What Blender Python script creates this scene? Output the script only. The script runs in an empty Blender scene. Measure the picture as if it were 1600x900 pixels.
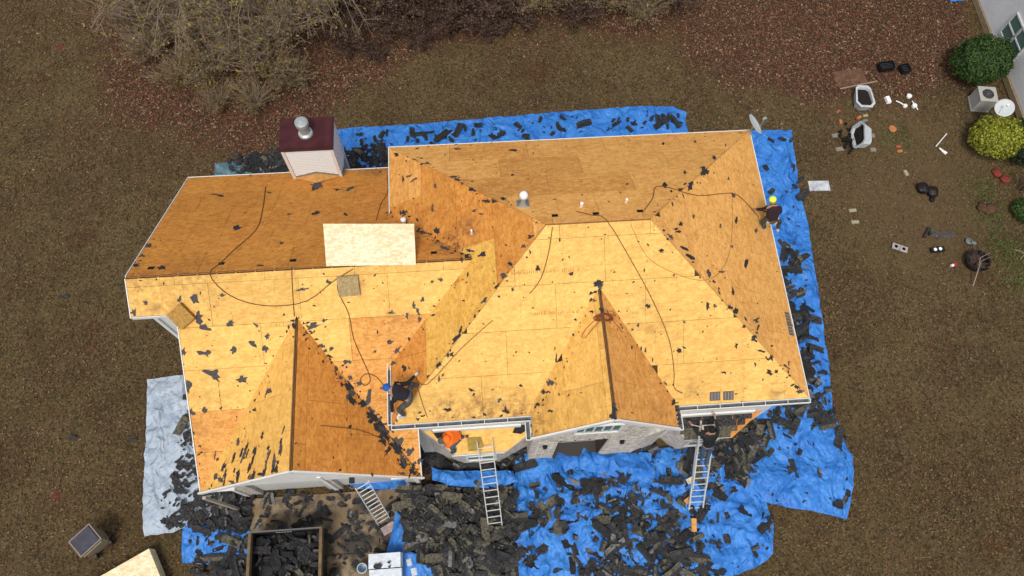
import bpy, math, random
import numpy as np
from mathutils import Vector, Matrix, noise
from mathutils.geometry import delaunay_2d_cdt
random.seed(7); rng = np.random.default_rng(7)
S = bpy.context.scene; COL = S.collection
R = math.radians

# ------------------------------------------------------------------ camera
FPX = 1172.527; TILT = R(22.161); ROLL = R(-3.591); YAW = R(7.397)
HX, HY, CZ = -4.193, 12.94, 26.0
def _rot(v):
    c, s = math.cos(YAW), math.sin(YAW)
    return Vector((c*v[0]+s*v[1], -s*v[0]+c*v[1], v[2]))
_f = Vector((0, math.sin(TILT), -math.cos(TILT))); _u0 = Vector((0, math.cos(TILT), math.sin(TILT))); _r0 = Vector((1, 0, 0))
_u = _u0*math.cos(ROLL)+_r0*math.sin(ROLL); _r = _r0*math.cos(ROLL)-_u0*math.sin(ROLL)
CF, CU, CR = _rot(_f), _rot(_u), _rot(_r)
CO = _rot((-HX, -HY, 0)); CO.z = CZ
cam = bpy.data.cameras.new('camera'); co = bpy.data.objects.new('camera', cam); COL.objects.link(co)
co.matrix_world = Matrix(((CR.x, CU.x, -CF.x, CO.x), (CR.y, CU.y, -CF.y, CO.y), (CR.z, CU.z, -CF.z, CO.z), (0, 0, 0, 1)))
cam.sensor_width = 36; cam.lens = FPX/1600*36; cam.clip_end = 2000; cam.clip_start = .1
S.camera = co

# ------------------------------------------------------------------ light
SUN_EL = R(63); SUN_ROT = R(198)
W_ = bpy.data.worlds.new('World'); S.world = W_; W_.use_nodes = True
nt = W_.node_tree; bg = nt.nodes['Background']
sky = nt.nodes.new('ShaderNodeTexSky'); sky.sky_type = 'NISHITA'; sky.sun_disc = False
sky.sun_elevation = SUN_EL; sky.sun_rotation = SUN_ROT; sky.dust_density = 3.0; sky.air_density = 1.0; sky.ozone_density = 1.0
hs = nt.nodes.new('ShaderNodeHueSaturation'); hs.inputs['Saturation'].default_value = .42     # thin white overcast veil
nt.links.new(sky.outputs[0], hs.inputs['Color']); nt.links.new(hs.outputs[0], bg.inputs[0]); bg.inputs[1].default_value = 0.135
sl = bpy.data.lights.new('sun', 'SUN'); sl.energy = 2.1; sl.angle = R(14); sl.color = (1, .94, .84)
so = bpy.data.objects.new('sun', sl); COL.objects.link(so)
sd = Vector((math.sin(SUN_ROT)*math.cos(SUN_EL), math.cos(SUN_ROT)*math.cos(SUN_EL), math.sin(SUN_EL)))
so.rotation_euler = sd.to_track_quat('Z', 'Y').to_euler(); so.location = (0, 0, 60)
S.view_settings.view_transform = 'Standard'; S.view_settings.look = 'None'
S.view_settings.exposure = 0.0; S.view_settings.gamma = 1

# ------------------------------------------------------------------ placing helpers
def ray(px, py): return CF+CR*((px-800)/FPX)+CU*((450-py)/FPX)
def G(px, py, z=0.0):
    d = ray(px, py); t = (z-CO.z)/d.z; return CO+d*t
def onplane(px, py, n, d):
    n = Vector(n); dd = ray(px, py); return CO+dd*((d-n.dot(CO))/n.dot(dd))
def inpoly(x, y, P):
    c = False; j = len(P)-1
    for i in range(len(P)):
        xi, yi = P[i][0], P[i][1]; xj, yj = P[j][0], P[j][1]
        if (yi > y) != (yj > y) and x < (xj-xi)*(y-yi)/(yj-yi)+xi: c = not c
        j = i
    return c

# ------------------------------------------------------------------ materials
MATS = {}
def mat(name, col, rough=.7, spec=.3, metal=0, n1=0, s1=8, bump=0, bs=30, alpha=None, trans=0):
    if name in MATS: return MATS[name]
    m = bpy.data.materials.new(name); m.use_nodes = True; MATS[name] = m
    t = m.node_tree; b = t.nodes['Principled BSDF']
    b.inputs['Base Color'].default_value = (*col, 1); b.inputs['Roughness'].default_value = rough
    b.inputs['Metallic'].default_value = metal; b.inputs['Specular IOR Level'].default_value = spec
    tc = t.nodes.new('ShaderNodeTexCoord')
    if n1:
        n = t.nodes.new('ShaderNodeTexNoise'); n.inputs['Scale'].default_value = s1; n.inputs['Detail'].default_value = 6
        t.links.new(tc.outputs['Object'], n.inputs['Vector'])
        mr = t.nodes.new('ShaderNodeMapRange'); mr.inputs[1].default_value = .3; mr.inputs[2].default_value = .7
        mr.inputs[3].default_value = 1-n1; mr.inputs[4].default_value = 1+n1
        t.links.new(n.outputs[0], mr.inputs[0])
        mx = t.nodes.new('ShaderNodeVectorMath'); mx.operation = 'SCALE'; mx.inputs[0].default_value = col
        t.links.new(mr.outputs[0], mx.inputs['Scale']); t.links.new(mx.outputs[0], b.inputs['Base Color'])
    if bump:
        n = t.nodes.new('ShaderNodeTexNoise'); n.inputs['Scale'].default_value = bs; n.inputs['Detail'].default_value = 5
        t.links.new(tc.outputs['Object'], n.inputs['Vector'])
        bp = t.nodes.new('ShaderNodeBump'); bp.inputs['Strength'].default_value = bump; bp.inputs['Distance'].default_value = .05
        t.links.new(n.outputs[0], bp.inputs['Height']); t.links.new(bp.outputs[0], b.inputs['Normal'])
    return m

class N:   # tiny node builder
    def __init__(s, t): s.t = t
    def add(s, typ, ins=None, **kw):
        n = s.t.nodes.new(typ)
        for k, v in kw.items(): setattr(n, k, v)
        for k, v in (ins or {}).items():
            if isinstance(v, bpy.types.NodeSocket): s.t.links.new(v, n.inputs[k])
            else: n.inputs[k].default_value = v
        return n
    def math(s, op, a, b=0.0, c=0.0):
        return s.add('ShaderNodeMath', {0: a, 1: b, 2: c}, operation=op).outputs[0]
    def mix(s, f, a, b):
        n = s.add('ShaderNodeMix', data_type='RGBA'); 
        for i, v in ((0, f), (6, a), (7, b)):
            if isinstance(v, bpy.types.NodeSocket): s.t.links.new(v, n.inputs[i])
            else: n.inputs[i].default_value = v if i == 0 else (*v[:3], 1)
        return n.outputs[2]
    def noise(s, vec, scale, det=4, rough=.55):
        return s.add('ShaderNodeTexNoise', {'Vector': vec, 'Scale': scale, 'Detail': det, 'Roughness': rough}).outputs[0]
    def rng(s, v, a, b, c=0., d=1.):
        return s.add('ShaderNodeMapRange', {0: v, 1: a, 2: b, 3: c, 4: d}).outputs[0]

# (pixel of stain centre is turned into a place on the roof below); list filled after roof planes are known
STAINS = []
def osb(name, light, dark, flake=1.0, nails=1.0):
    m = bpy.data.materials.new(name); m.use_nodes = True; MATS[name] = m
    t = m.node_tree; q = N(t); b = t.nodes['Principled BSDF']; b.inputs['Roughness'].default_value = .75; b.inputs['Specular IOR Level'].default_value = .2
    uv = q.add('ShaderNodeUVMap').outputs[0]
    geo = q.add('ShaderNodeNewGeometry'); pos = geo.outputs['Position']
    oi = q.add('ShaderNodeObjectInfo').outputs['Random']
    warp = q.add('ShaderNodeTexNoise', {'Vector': uv, 'Scale': 3.0, 'Detail': 2}).outputs['Color']
    uvw = q.add('ShaderNodeMix', {0: .12, 4: uv, 5: warp}, data_type='VECTOR').outputs[1]
    v1 = q.add('ShaderNodeTexVoronoi', {'Vector': q.add('ShaderNodeMapping', {0: uvw, 2: (0, 0, .5), 3: (1, 1.7, 1)}).outputs[0], 'Scale': 8.}).outputs['Color']
    v2 = q.add('ShaderNodeTexVoronoi', {'Vector': q.add('ShaderNodeMapping', {0: uvw, 2: (0, 0, -.9), 3: (1, 2.0, 1)}).outputs[0], 'Scale': 15.}).outputs['Color']
    f = q.math('ADD', q.math('MULTIPLY', q.add('ShaderNodeSeparateColor', {0: v1}).outputs[0], .5), q.math('MULTIPLY', q.add('ShaderNodeSeparateColor', {0: v2}).outputs[1], .5))
    f = q.rng(f, .15, .85)
    big = q.rng(q.noise(pos, .55, 5, .6), .3, .7)
    mid = q.rng(q.noise(pos, 2.7, 5, .65), .3, .72)
    f2 = q.math('ADD', q.math('MULTIPLY', f, .52*flake), q.math('ADD', q.math('MULTIPLY', big, .18), q.math('MULTIPLY', mid, .26)))
    colr = q.mix(q.rng(f2, .1, .9), dark, light)
    # dark flecks (resin rich strands)
    fl = q.rng(q.noise(q.add('ShaderNodeMapping', {0: uv, 3: (1, 1.5, 1)}).outputs[0], 14., 4, .75), .62, .72)
    colr = q.mix(q.math('MULTIPLY', fl, .5), colr, [c*.45 for c in dark])
    # nail rows over the rafters, every 0.61 m, and rows of nail holes left by the shingle courses
    sx = q.add('ShaderNodeSeparateXYZ', {0: uv})
    wx = q.math('ADD', sx.outputs[0], q.math('MULTIPLY', q.noise(uv, 1.3, 2), .03))
    l1 = q.math('LESS_THAN', q.math('PINGPONG', wx, .305), .011)
    l1 = q.math('MULTIPLY', l1, q.rng(q.noise(uv, 2.3, 3), .42, .58, .02, .26*nails))
    l2 = q.math('LESS_THAN', q.math('PINGPONG', sx.outputs[1], .07), .008)
    l2 = q.math('MULTIPLY', l2, q.rng(q.noise(q.add('ShaderNodeMapping', {0: uv, 3: (9, 3, 1)}).outputs[0], 2.2, 3), .52, .62, 0, .34*nails))
    colr = q.mix(q.math('MAXIMUM', l1, l2), colr, [c*.4 for c in dark])
    # per sheet brightness
    colr = q.add('ShaderNodeVectorMath', {0: colr, 'Scale': q.rng(oi, 0, 1, .93, 1.06)}, operation='SCALE').outputs[0]
    # weather stains with a shape of their own
    acc = None
    for (c, r_, k) in STAINS:
        d = q.add('ShaderNodeVectorMath', {0: pos, 1: c}, operation='DISTANCE').outputs['Value']
        a = q.rng(d, r_, 0, 0, k)
        acc = a if acc is None else q.math('MAXIMUM', acc, a)
    if acc is not None:
        sm = q.math('MULTIPLY', acc, q.rng(q.noise(pos, 4.5, 5, .7), .40, .60))
        colr = q.mix(sm, colr, (.16, .065, .03))
    t.links.new(colr, b.inputs['Base Color'])
    bp = q.add('ShaderNodeBump', {'Strength': .25, 'Distance': .01, 'Height': f}); t.links.new(bp.outputs[0], b.inputs['Normal'])
    return m

# ------------------------------------------------------------------ mesh helpers
class MB:
    def __init__(s): s.v = []; s.f = []; s.mi = []; s.uv = []
    def face(s, pts, mi=0):
        n = len(s.v); s.v += [tuple(p) for p in pts]; s.f.append(tuple(range(n, n+len(pts)))); s.mi.append(mi)
    def raw(s, vs, fs, mi=0):
        n = len(s.v); s.v += [tuple(p) for p in vs]; s.f += [tuple(n+i for i in f) for f in fs]; s.mi += [mi]*len(fs)
    def box(s, c, size, rz=0, M=None, mi=0, taper=1.0):
        sx, sy, sz = [k/2 for k in size]; vs = []
        for z in (-sz, sz):
            k = taper if z > 0 else 1
            for x, y in ((-sx, -sy), (sx, -sy), (sx, sy), (-sx, sy)): vs.append(Vector((x*k, y*k, z)))
        mm = M if M is not None else Matrix.Rotation(rz, 3, 'Z')
        vs = [mm @ v+Vector(c) for v in vs]
        s.raw(vs, [(3, 2, 1, 0), (4, 5, 6, 7), (0, 1, 5, 4), (1, 2, 6, 5), (2, 3, 7, 6), (3, 0, 4, 7)], mi)
    def prism(s, poly, dz, mi=0):      # poly: 3-D points (one side up), dz: vector of extrusion
        n = len(poly); dz = Vector(dz); a = [Vector(p) for p in poly]; b_ = [p+dz for p in a]
        s.raw(a+b_, [tuple(range(n))[::-1], tuple(range(n, 2*n))]+[(i, (i+1) % n, n+(i+1) % n, n+i) for i in range(n)], mi)
    def bar(s, a, b, w, h=None, up=(0, 0, 1), mi=0):
        a, b = Vector(a), Vector(b); h = h or w; d = (b-a); L = d.length
        if L < 1e-6: return
        x = d/L; u = Vector(up); y = u.cross(x)
        if y.length < 1e-4: y = Vector((1, 0, 0)).cross(x)
        y.normalize(); z = x.cross(y)
        s.box((a+b)/2, (L, w, h), M=Matrix((x, y, z)).transposed(), mi=mi)
    def tube(s, pts, r, n=6, mi=0, cap=True):
        pts = [Vector(p) for p in pts]; rs = r if isinstance(r, (list, tuple)) else [r]*len(pts)
        base = len(s.v); prev = None
        for i, p in enumerate(pts):
            d = (pts[min(i+1, len(pts)-1)]-pts[max(i-1, 0)]).normalized()
            if prev is None: a = d.orthogonal().normalized()
            else: a = (prev-d*prev.dot(d)).normalized()
            prev = a; b_ = d.cross(a)
            for k in range(n):
                t = 2*math.pi*k/n; s.v.append(tuple(p+(a*math.cos(t)+b_*math.sin(t))*rs[i]))
        for i in range(len(pts)-1):
            for k in range(n):
                s.f.append((base+i*n+k, base+i*n+(k+1) % n, base+(i+1)*n+(k+1) % n, base+(i+1)*n+k)); s.mi.append(mi)
        if cap:
            s.f.append(tuple(base+k for k in range(n))[::-1]); s.mi.append(mi)
            e = base+(len(pts)-1)*n; s.f.append(tuple(e+k for k in range(n))); s.mi.append(mi)
    def lathe(s, prof, c=(0, 0, 0), n=20, mi=0, M=None):
        base = len(s.v); c = Vector(c)
        for (r_, z) in prof:
            for k in range(n):
                t = 2*math.pi*k/n; v = Vector((r_*math.cos(t), r_*math.sin(t), z))
                if M: v = M @ v
                s.v.append(tuple(v+c))
        for i in range(len(prof)-1):
            for k in range(n):
                s.f.append((base+i*n+k, base+i*n+(k+1) % n, base+(i+1)*n+(k+1) % n, base+(i+1)*n+k)); s.mi.append(mi)
        s.f.append(tuple(base+k for k in range(n))[::-1]); s.mi.append(mi)
        e = base+(len(prof)-1)*n; s.f.append(tuple(e+k for k in range(n))); s.mi.append(mi)
    def mesh(s, name, mats, smooth=False, uv=None):
        me = bpy.data.meshes.new(name); me.from_pydata(s.v, [], s.f)
        for m in (mats if isinstance(mats, (list, tuple)) else [mats]): me.materials.append(m)
        if len(set(s.mi)) > 1: me.polygons.foreach_set('material_index', s.mi)
        if smooth: me.polygons.foreach_set('use_smooth', [True]*len(me.polygons))
        if uv:
            l = me.uv_layers.new(name='UVMap')
            co_ = np.array([uv(s.v[lp.vertex_index]) for lp in me.loops], dtype=np.float32).ravel()
            l.data.foreach_set('uv', co_)
        me.update(); return me
    def build(s, name, mats, parent=None, loc=None, smooth=False, uv=None):
        if loc is not None:
            L = Vector(loc); s.v = [tuple(Vector(v)-L) for v in s.v]
        o = bpy.data.objects.new(name, s.mesh(name, mats, smooth, uv)); COL.objects.link(o)
        if loc is not None: o.location = loc
        if parent: o.parent = parent
        return o
def tag(o, label=None, cat=None, group=None, kind=None):
    for k, v in (('label', label), ('category', cat), ('group', group), ('kind', kind)):
        if v: o[k] = v
    return o
def empty(name, loc=(0, 0, 0), rz=0, label=None, cat=None, group=None):
    o = bpy.data.objects.new(name, None); COL.objects.link(o); o.location = loc; o.rotation_euler = (0, 0, rz); o.empty_display_size = .2
    return tag(o, label, cat, group)
def inst(src, name, loc, rot=(0, 0, 0), sc=(1, 1, 1), parent=None):
    o = bpy.data.objects.new(name, src); COL.objects.link(o); o.location = loc; o.rotation_euler = rot; o.scale = sc
    if parent: o.parent = parent
    return o

WHITE = mat('white_paint', (.74, .74, .72), .45, n1=.05, s1=3)
DGREY = mat('gutter_dark', (.10, .11, .115), .7, n1=.4, s1=9)
SIDING = mat('siding_paint', (.68, .67, .63), .55, n1=.05, s1=2)
BRICK = mat('grey_brick', (.50, .46, .41), .85, n1=.3, s1=5, bump=.3, bs=60)
MORTAR = mat('mortar', (.60, .58, .54), .9)
DARKWOOD = mat('dark_framing', (.06, .032, .016), .85, n1=.3, s1=6)
RIDGEW = mat('ridge_board_wood', (.30, .13, .045), .8, n1=.25, s1=7)
BLACK = mat('black_void', (.006, .006, .006), .9)
FELT = mat('underlayment', (.072, .066, .068), .85, n1=.25, s1=14)
FELTB = mat('underlayment_dark', (.03, .03, .033), .85, n1=.35, s1=14)
ALU = mat('aluminium', (.72, .72, .70), .4, metal=.35)
GLASS = mat('window_glass', (.10, .19, .17), .12, spec=.6)
MAROON = mat('maroon_metal', (.055, .012, .015), .5, n1=.35, s1=3)
GALV = mat('galvanised', (.42, .47, .47), .4, metal=.4, n1=.15, s1=8)
LEAD = mat('lead_flashing', (.17, .22, .25), .5, n1=.3, s1=10)
PVC = mat('white_plastic', (.85, .85, .84), .4)
PLK = mat('black_plastic', (.012, .012, .014), .4, n1=.3)
ROPE = mat('rope_brown', (.13, .055, .02), .9)
ORG = mat('rope_orange', (.24, .065, .02), .8)

# ------------------------------------------------------------------ roof planes
W, D, he, p = 11.695, 8.901, 5.431, .637
hr = he+p*D/2; rL = (D/2, -D/2); rR = (W-D/2, -D/2)
yr, h2, pf, pb = -4.742, 7.0, .649, .658
xw, yb, yf1, yf, xw2, xe2 = -6.965, .337, -5.665, -10.097, -5.741, .594
xg, hg = -2.513, 6.252
ef = h2-pf*(yr-yf); pg = (hg-ef)/(xg-xw2)
xv = (h2-he)/p; vb = yr+(h2-he)/pb; vf = yr-(h2-he)/pf
ga = yr-(h2-hg)/pf
x3, h3, y3 = 5.83, 7.319, -9.544
e3 = 5.55; w3 = 2.0; p3 = (h3-e3)/w3; a3y = (h3-he)/p-D; v3y = (e3-he)/p-D
# each slope: name, plan polygon, plane z=a+bx*x+by*y
SL = {}
def slope(n, poly, a, bx, by): SL[n] = (poly, a, bx, by)
slope('main_back', [(0, 0), rL, rR, (W, 0)], he, 0, -p)
slope('main_west', [(0, 0), (0, vb), (xv, yr), (0, vf), (0, -D), rL], he, p, 0)
slope('main_east', [(W, 0), rR, (W, -D)], he+p*W, -p, 0)
slope('main_front', [(0, -D), (x3-w3, -D), (x3-w3, v3y), (x3, a3y), (x3+w3, v3y), (x3+w3, -D), (W, -D), rR, rL], he+p*D, 0, p)
slope('wing_back', [(xw, yr), (xv, yr), (.3, vb-.3*(vb-yr)/xv), (.3, yb), (xw, yb)], h2+pb*yr, 0, -pb)
slope('wing_front', [(xw, yr), (xw, yf1), (xw2, yf1), (xw2, yf), (xg, ga), (xe2, yf), (xe2, vf), (0, vf), (xv, yr)], h2-pf*yr, 0, pf)
slope('garage_west', [(xg, ga), (xw2, yf), (xg, yf)], hg-pg*xg, pg, 0)
slope('garage_east', [(xg, ga), (xg, yf), (xe2, yf)], hg+pg*xg, -pg, 0)
slope('porch_west', [(x3, a3y), (x3-w3, v3y), (x3-w3, y3), (x3, y3)], h3-p3*x3, p3, 0)
slope('porch_east', [(x3, a3y), (x3, y3), (x3+w3, y3), (x3+w3, v3y)], h3+p3*x3, -p3, 0)
def zon(n, x, y): _, a, bx, by = SL[n]; return a+bx*x+by*y
def nrm(n): _, a, bx, by = SL[n]; return Vector((-bx, -by, 1)).normalized()
def roofhit(px, py):
    best = None
    for n, (P, a, bx, by) in SL.items():
        h = onplane(px, py, (-bx, -by, 1), a)
        if inpoly(h.x, h.y, P):
            d = (h-CO).length
            if best is None or d < best[0]: best = (d, h, n)
    return (best[1], best[2]) if best else (None, None)
for (px, py, r_, k) in ((245, 487, .55, .7), (262, 470, .4, .5), (215, 450, 1.0, .5), (700, 640, .7, .8), (752, 640, .8, .9), (800, 640, .7, .9), (1000, 480, .9, .35), (1010, 505, .9, .35),
                        (728, 362, .6, 1.), (715, 374, .6, 1.), (700, 385, .5, .8), (330, 615, .9, .35), (305, 680, .8, .45), (1080, 612, .45, .6), (1217, 612, .4, .7), (490, 262, .8, .6), (590, 265, .7, .8), (840, 665, .7, .8),
                        (848, 640, .5, .6), (650, 640, .5, .5), (300, 430, 1.2, .5), (450, 415, .8, .3), (1200, 350, .9, .5), (620, 500, .8, .3), (1030, 640, .5, .5), (940, 492, .3, .5), (1180, 500, .7, .3), (560, 440, .5, .4), (680, 700, .5, .6)):
    h, n_ = roofhit(px, py)
    if h: STAINS.append((tuple(h), r_*1.15, k))
C_Y = osb('osb_fresh_yellow', (.89, .575, .17), (.67, .36, .09))
C_T = osb('osb_tan', (.84, .435, .125), (.52, .215, .045))
C_O = osb('osb_orange', (.75, .335, .070), (.46, .165, .030))
C_B = osb('osb_brown', (.72, .325, .064), (.44, .165, .030))
C_E = osb('osb_light_tan', (.90, .50, .150), (.62, .27, .065))
C_W = osb('osb_golden', (.90, .54, .145), (.62, .32, .07))
C_G = osb('osb_greenish', (.84, .50, .115), (.56, .28, .05))
C_N = osb('osb_new_sheet', (.90, .80, .56), (.70, .52, .27), 1.5, nails=0)

# ------------------------------------------------------------------ ground, drive, mounds
def heap(x, y):
    z = 0
    for (cx, cy, r1, h) in HEAPS:
        d2 = ((x-cx)**2+(y-cy)**2)/(r1*r1)
        if d2 < 6: z += h*math.exp(-d2)
    return z
HEAPS = []
for (px, py, r_, h) in ((690, 790, 1.3, .45), (750, 840, 1.4, .5), (680, 850, 1.2, .35), (800, 790, 1.2, .35), (960, 850, 1.5, .35), (1040, 870, 1.4, .3), (1100, 720, 1.0, .4), (1130, 700, .9, .4), (850, 730, .7, .2),
                        (960, 760, 1.0, .22), (1250, 500, .7, .25), (1265, 570, .8, .3), (1240, 420, .6, .2), (360, 810, .9, .15), (770, 890, 1.2, .3), (640, 770, .7, .25), (900, 800, 1, .2)):
    g = G(px, py); HEAPS.append((g.x, g.y, r_, h*.6))

WOODPX = [(120, -90), (135, 40), (175, 140), (240, 205), (330, 235), (430, 235), (500, 190), (560, 140), (640, 85), (760, 55), (1050, 48), (1100, 90), (1150, 140), (1290, 165), (1400, 150), (1520, 120), (1540, -90)]
WOODP = [tuple(G(*c))[:2] for c in WOODPX]
def segd(x, y, P):
    v = Vector((x, y)); best = 1e9
    for i in range(len(P)):
        a, b = Vector(P[i-1]), Vector(P[i]); t = max(0, min(1, (v-a).dot(b-a)/max(1e-9, (b-a).length_squared))); best = min(best, (v-a.lerp(b, t)).length)
    return best
def woodf(x, y):
    if y > 16 or x < -25 or x > 33: return .9 if y > 9 else 0
    if y < 0: return 0
    d = segd(x, y, WOODP); d = d if inpoly(x, y, WOODP) else -d
    return max(0, min(1, (d+1.3*noise.noise(Vector((x*.45, y*.45, 2)))+.5*noise.noise(Vector((x*1.4, y*1.4, 6)))+.55)/1.1))
gm = bpy.data.materials.new('ground_soil'); gm.use_nodes = True; q = N(gm.node_tree); gb = gm.node_tree.nodes['Principled BSDF']
gb.inputs['Roughness'].default_value = .95; gb.inputs['Specular IOR Level'].default_value = .1
gp = q.add('ShaderNodeNewGeometry').outputs['Position']
a_ = q.rng(q.noise(gp, .22, 5, .6), .42, .58); b2 = q.rng(q.noise(gp, 1.6, 6, .7), .35, .65); c2 = q.rng(q.noise(gp, 16, 5, .75), .33, .67)
fine = q.add('ShaderNodeTexVoronoi', {'Vector': gp, 'Scale': 15.}).outputs['Color']
fs = q.add('ShaderNodeSeparateColor', {0: fine})
base = q.mix(a_, (.100, .050, .023), (.165, .108, .048))
base = q.mix(q.math('MULTIPLY', b2, .55), base, (.118, .098, .034))
d5 = q.rng(q.noise(q.add('ShaderNodeVectorMath', {0: gp, 1: (5, 17, 0)}, operation='ADD').outputs[0], .33, 6, .65), .50, .62)
base = q.mix(q.math('MULTIPLY', d5, .6), base, (.060, .034, .019))
d6 = q.rng(q.noise(q.add('ShaderNodeVectorMath', {0: gp, 1: (-15, 7, 0)}, operation='ADD').outputs[0], .5, 5, .6), .48, .60)
base = q.mix(q.math('MULTIPLY', d6, .5), base, (.125, .098, .036))
d7 = q.rng(q.noise(q.add('ShaderNodeVectorMath', {0: gp, 1: (41, -9, 0)}, operation='ADD').outputs[0], 1.1, 5, .65), .48, .66)
base = q.mix(q.math('MULTIPLY', d7, .5), base, (.055, .036, .020))
d8 = q.rng(q.noise(q.add('ShaderNodeVectorMath', {0: gp, 1: (-31, 29, 0)}, operation='ADD').outputs[0], .7, 5, .65), .52, .68)
base = q.mix(q.math('MULTIPLY', d8, .5), base, (.20, .145, .075))
base = q.mix(q.math('MULTIPLY', c2, .6), base, (.185, .130, .068))
base = q.mix(q.math('MULTIPLY', q.math('GREATER_THAN', fs.outputs[0], .84), .6), base, (.22, .16, .09))
base = q.mix(q.math('MULTIPLY', q.math('LESS_THAN', fs.outputs[1], .25), .55), base, (.035, .024, .015))
wc_ = G(1420, 290)
wd = q.add('ShaderNodeVectorMath', {0: q.add('ShaderNodeVectorMath', {0: gp, 1: tuple(wc_)}, operation='SUBTRACT').outputs[0], 1: (.22, .17, 0)}, operation='MULTIPLY').outputs[0]
wl_ = q.add('ShaderNodeVectorMath', {0: wd}, operation='LENGTH').outputs['Value']
wm = q.rng(q.math('ADD', wl_, q.math('MULTIPLY', q.noise(gp, .8, 5, .6), .9)), 1.35, .75)
base = q.mix(q.math('MULTIPLY', wm, .6), base, (.19, .125, .065))
sp = q.add('ShaderNodeSeparateXYZ', {0: gp})
wood = q.rng(q.math('ADD', q.add('ShaderNodeAttribute', attribute_name='leafy_soil').outputs['Fac'], q.math('MULTIPLY', q.math('SUBTRACT', c2, .5), .35)), .25, .8)
wl = q.mix(q.math('MULTIPLY', c2, .8), (.050, .024, .016), (.155, .085, .052))
wl = q.mix(q.math('MULTIPLY', q.math('GREATER_THAN', fs.outputs[2], .83), .7), wl, (.27, .155, .095))
base = q.mix(q.math('MULTIPLY', wood, .9), base, wl)
# patchy reddish bare soil
red = q.rng(q.noise(q.add('ShaderNodeVectorMath', {0: gp, 1: (31, 7, 0)}, operation='ADD').outputs[0], .45, 3), .62, .72)
base = q.mix(q.math('MULTIPLY', red, .45), base, (.105, .042, .022))
gm.node_tree.links.new(base, gb.inputs['Base Color'])
bp = q.add('ShaderNodeBump', {'Strength': .9, 'Distance': .05, 'Height': c2}); gm.node_tree.links.new(bp.outputs[0], gb.inputs['Normal'])
def gz(x, y): return 0.05*(noise.noise(Vector((x*.25, y*.25, 3)))) + .02*noise.noise(Vector((x*.9, y*.9, 1)))
m = MB(); xs = list(np.arange(-30, 42.1, .6)); ys = list(np.arange(-24, 26.1, .6))
xs = [-400, -120]+xs+[120, 400]; ys = [-400, -120]+ys+[120, 400]
for y in ys:
    for x in xs: m.v.append((x, y, gz(x, y)-.05))
nx_ = len(xs)
for j in range(len(ys)-1):
    for i in range(nx_-1): m.f.append((j*nx_+i, j*nx_+i+1, (j+1)*nx_+i+1, (j+1)*nx_+i)); m.mi.append(0)
go = m.build('ground', gm, smooth=True); tag(go, kind='structure')
at = go.data.attributes.new('leafy_soil', 'FLOAT', 'POINT'); at.data.foreach_set('value', [woodf(v[0], v[1]) for v in m.v])

dm = bpy.data.materials.new('drive_concrete'); dm.use_nodes = True; q = N(dm.node_tree); db = dm.node_tree.nodes['Principled BSDF']; db.inputs['Roughness'].default_value = .9
gp = q.add('ShaderNodeNewGeometry').outputs['Position']
base = q.mix(q.rng(q.noise(gp, 1.2, 6, .65), .35, .65), (.17, .11, .055), (.34, .26, .165))
st = q.rng(q.noise(gp, .9, 6, .6), .47, .58)
base = q.mix(q.math('MULTIPLY', st, .9), base, (.035, .032, .030))
base = q.mix(q.rng(q.noise(gp, 22, 4, .7), .5, .75, 0, .5), base, (.03, .028, .026))
dm.node_tree.links.new(base, db.inputs['Base Color'])
m = MB(); dx0, dx1 = -5.6, .4
for k in range(4): m.box(((dx0+dx1)/2, -9.9-1.95/2-k*1.96-.0, .0), (dx1-dx0, 1.94, .10))
tag(m.build('driveway', dm), kind='structure')

# ------------------------------------------------------------------ house
house = empty('house', (0, 0, 0), label='large house with its roof stripped to bare orange wood sheets', cat='house')
def clip(poly, x0, x1, y0, y1):   # Sutherland-Hodgman against a rectangle
    for ax, lim, sg in ((0, x0, 1), (0, x1, -1), (1, y0, 1), (1, y1, -1)):
        out = []
        for i in range(len(poly)):
            a, b_ = poly[i-1], poly[i]; ia, ib = (a[ax]-lim)*sg >= 0, (b_[ax]-lim)*sg >= 0
            if ia != ib:
                t = (lim-a[ax])/(b_[ax]-a[ax]); out.append((a[0]+(b_[0]-a[0])*t, a[1]+(b_[1]-a[1])*t))
            if ib: out.append(b_)
        poly = out
        if len(poly) < 3: return []
    return poly
def area(P): return abs(sum(P[i-1][0]*P[i][1]-P[i][0]*P[i-1][1] for i in range(len(P))))/2
def clean(P):
    out = []
    for pnt in P:
        if not out or (abs(pnt[0]-out[-1][0])+abs(pnt[1]-out[-1][1])) > 1e-4: out.append(pnt)
    if len(out) > 1 and abs(out[0][0]-out[-1][0])+abs(out[0][1]-out[-1][1]) < 1e-4: out.pop()
    return out
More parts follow.
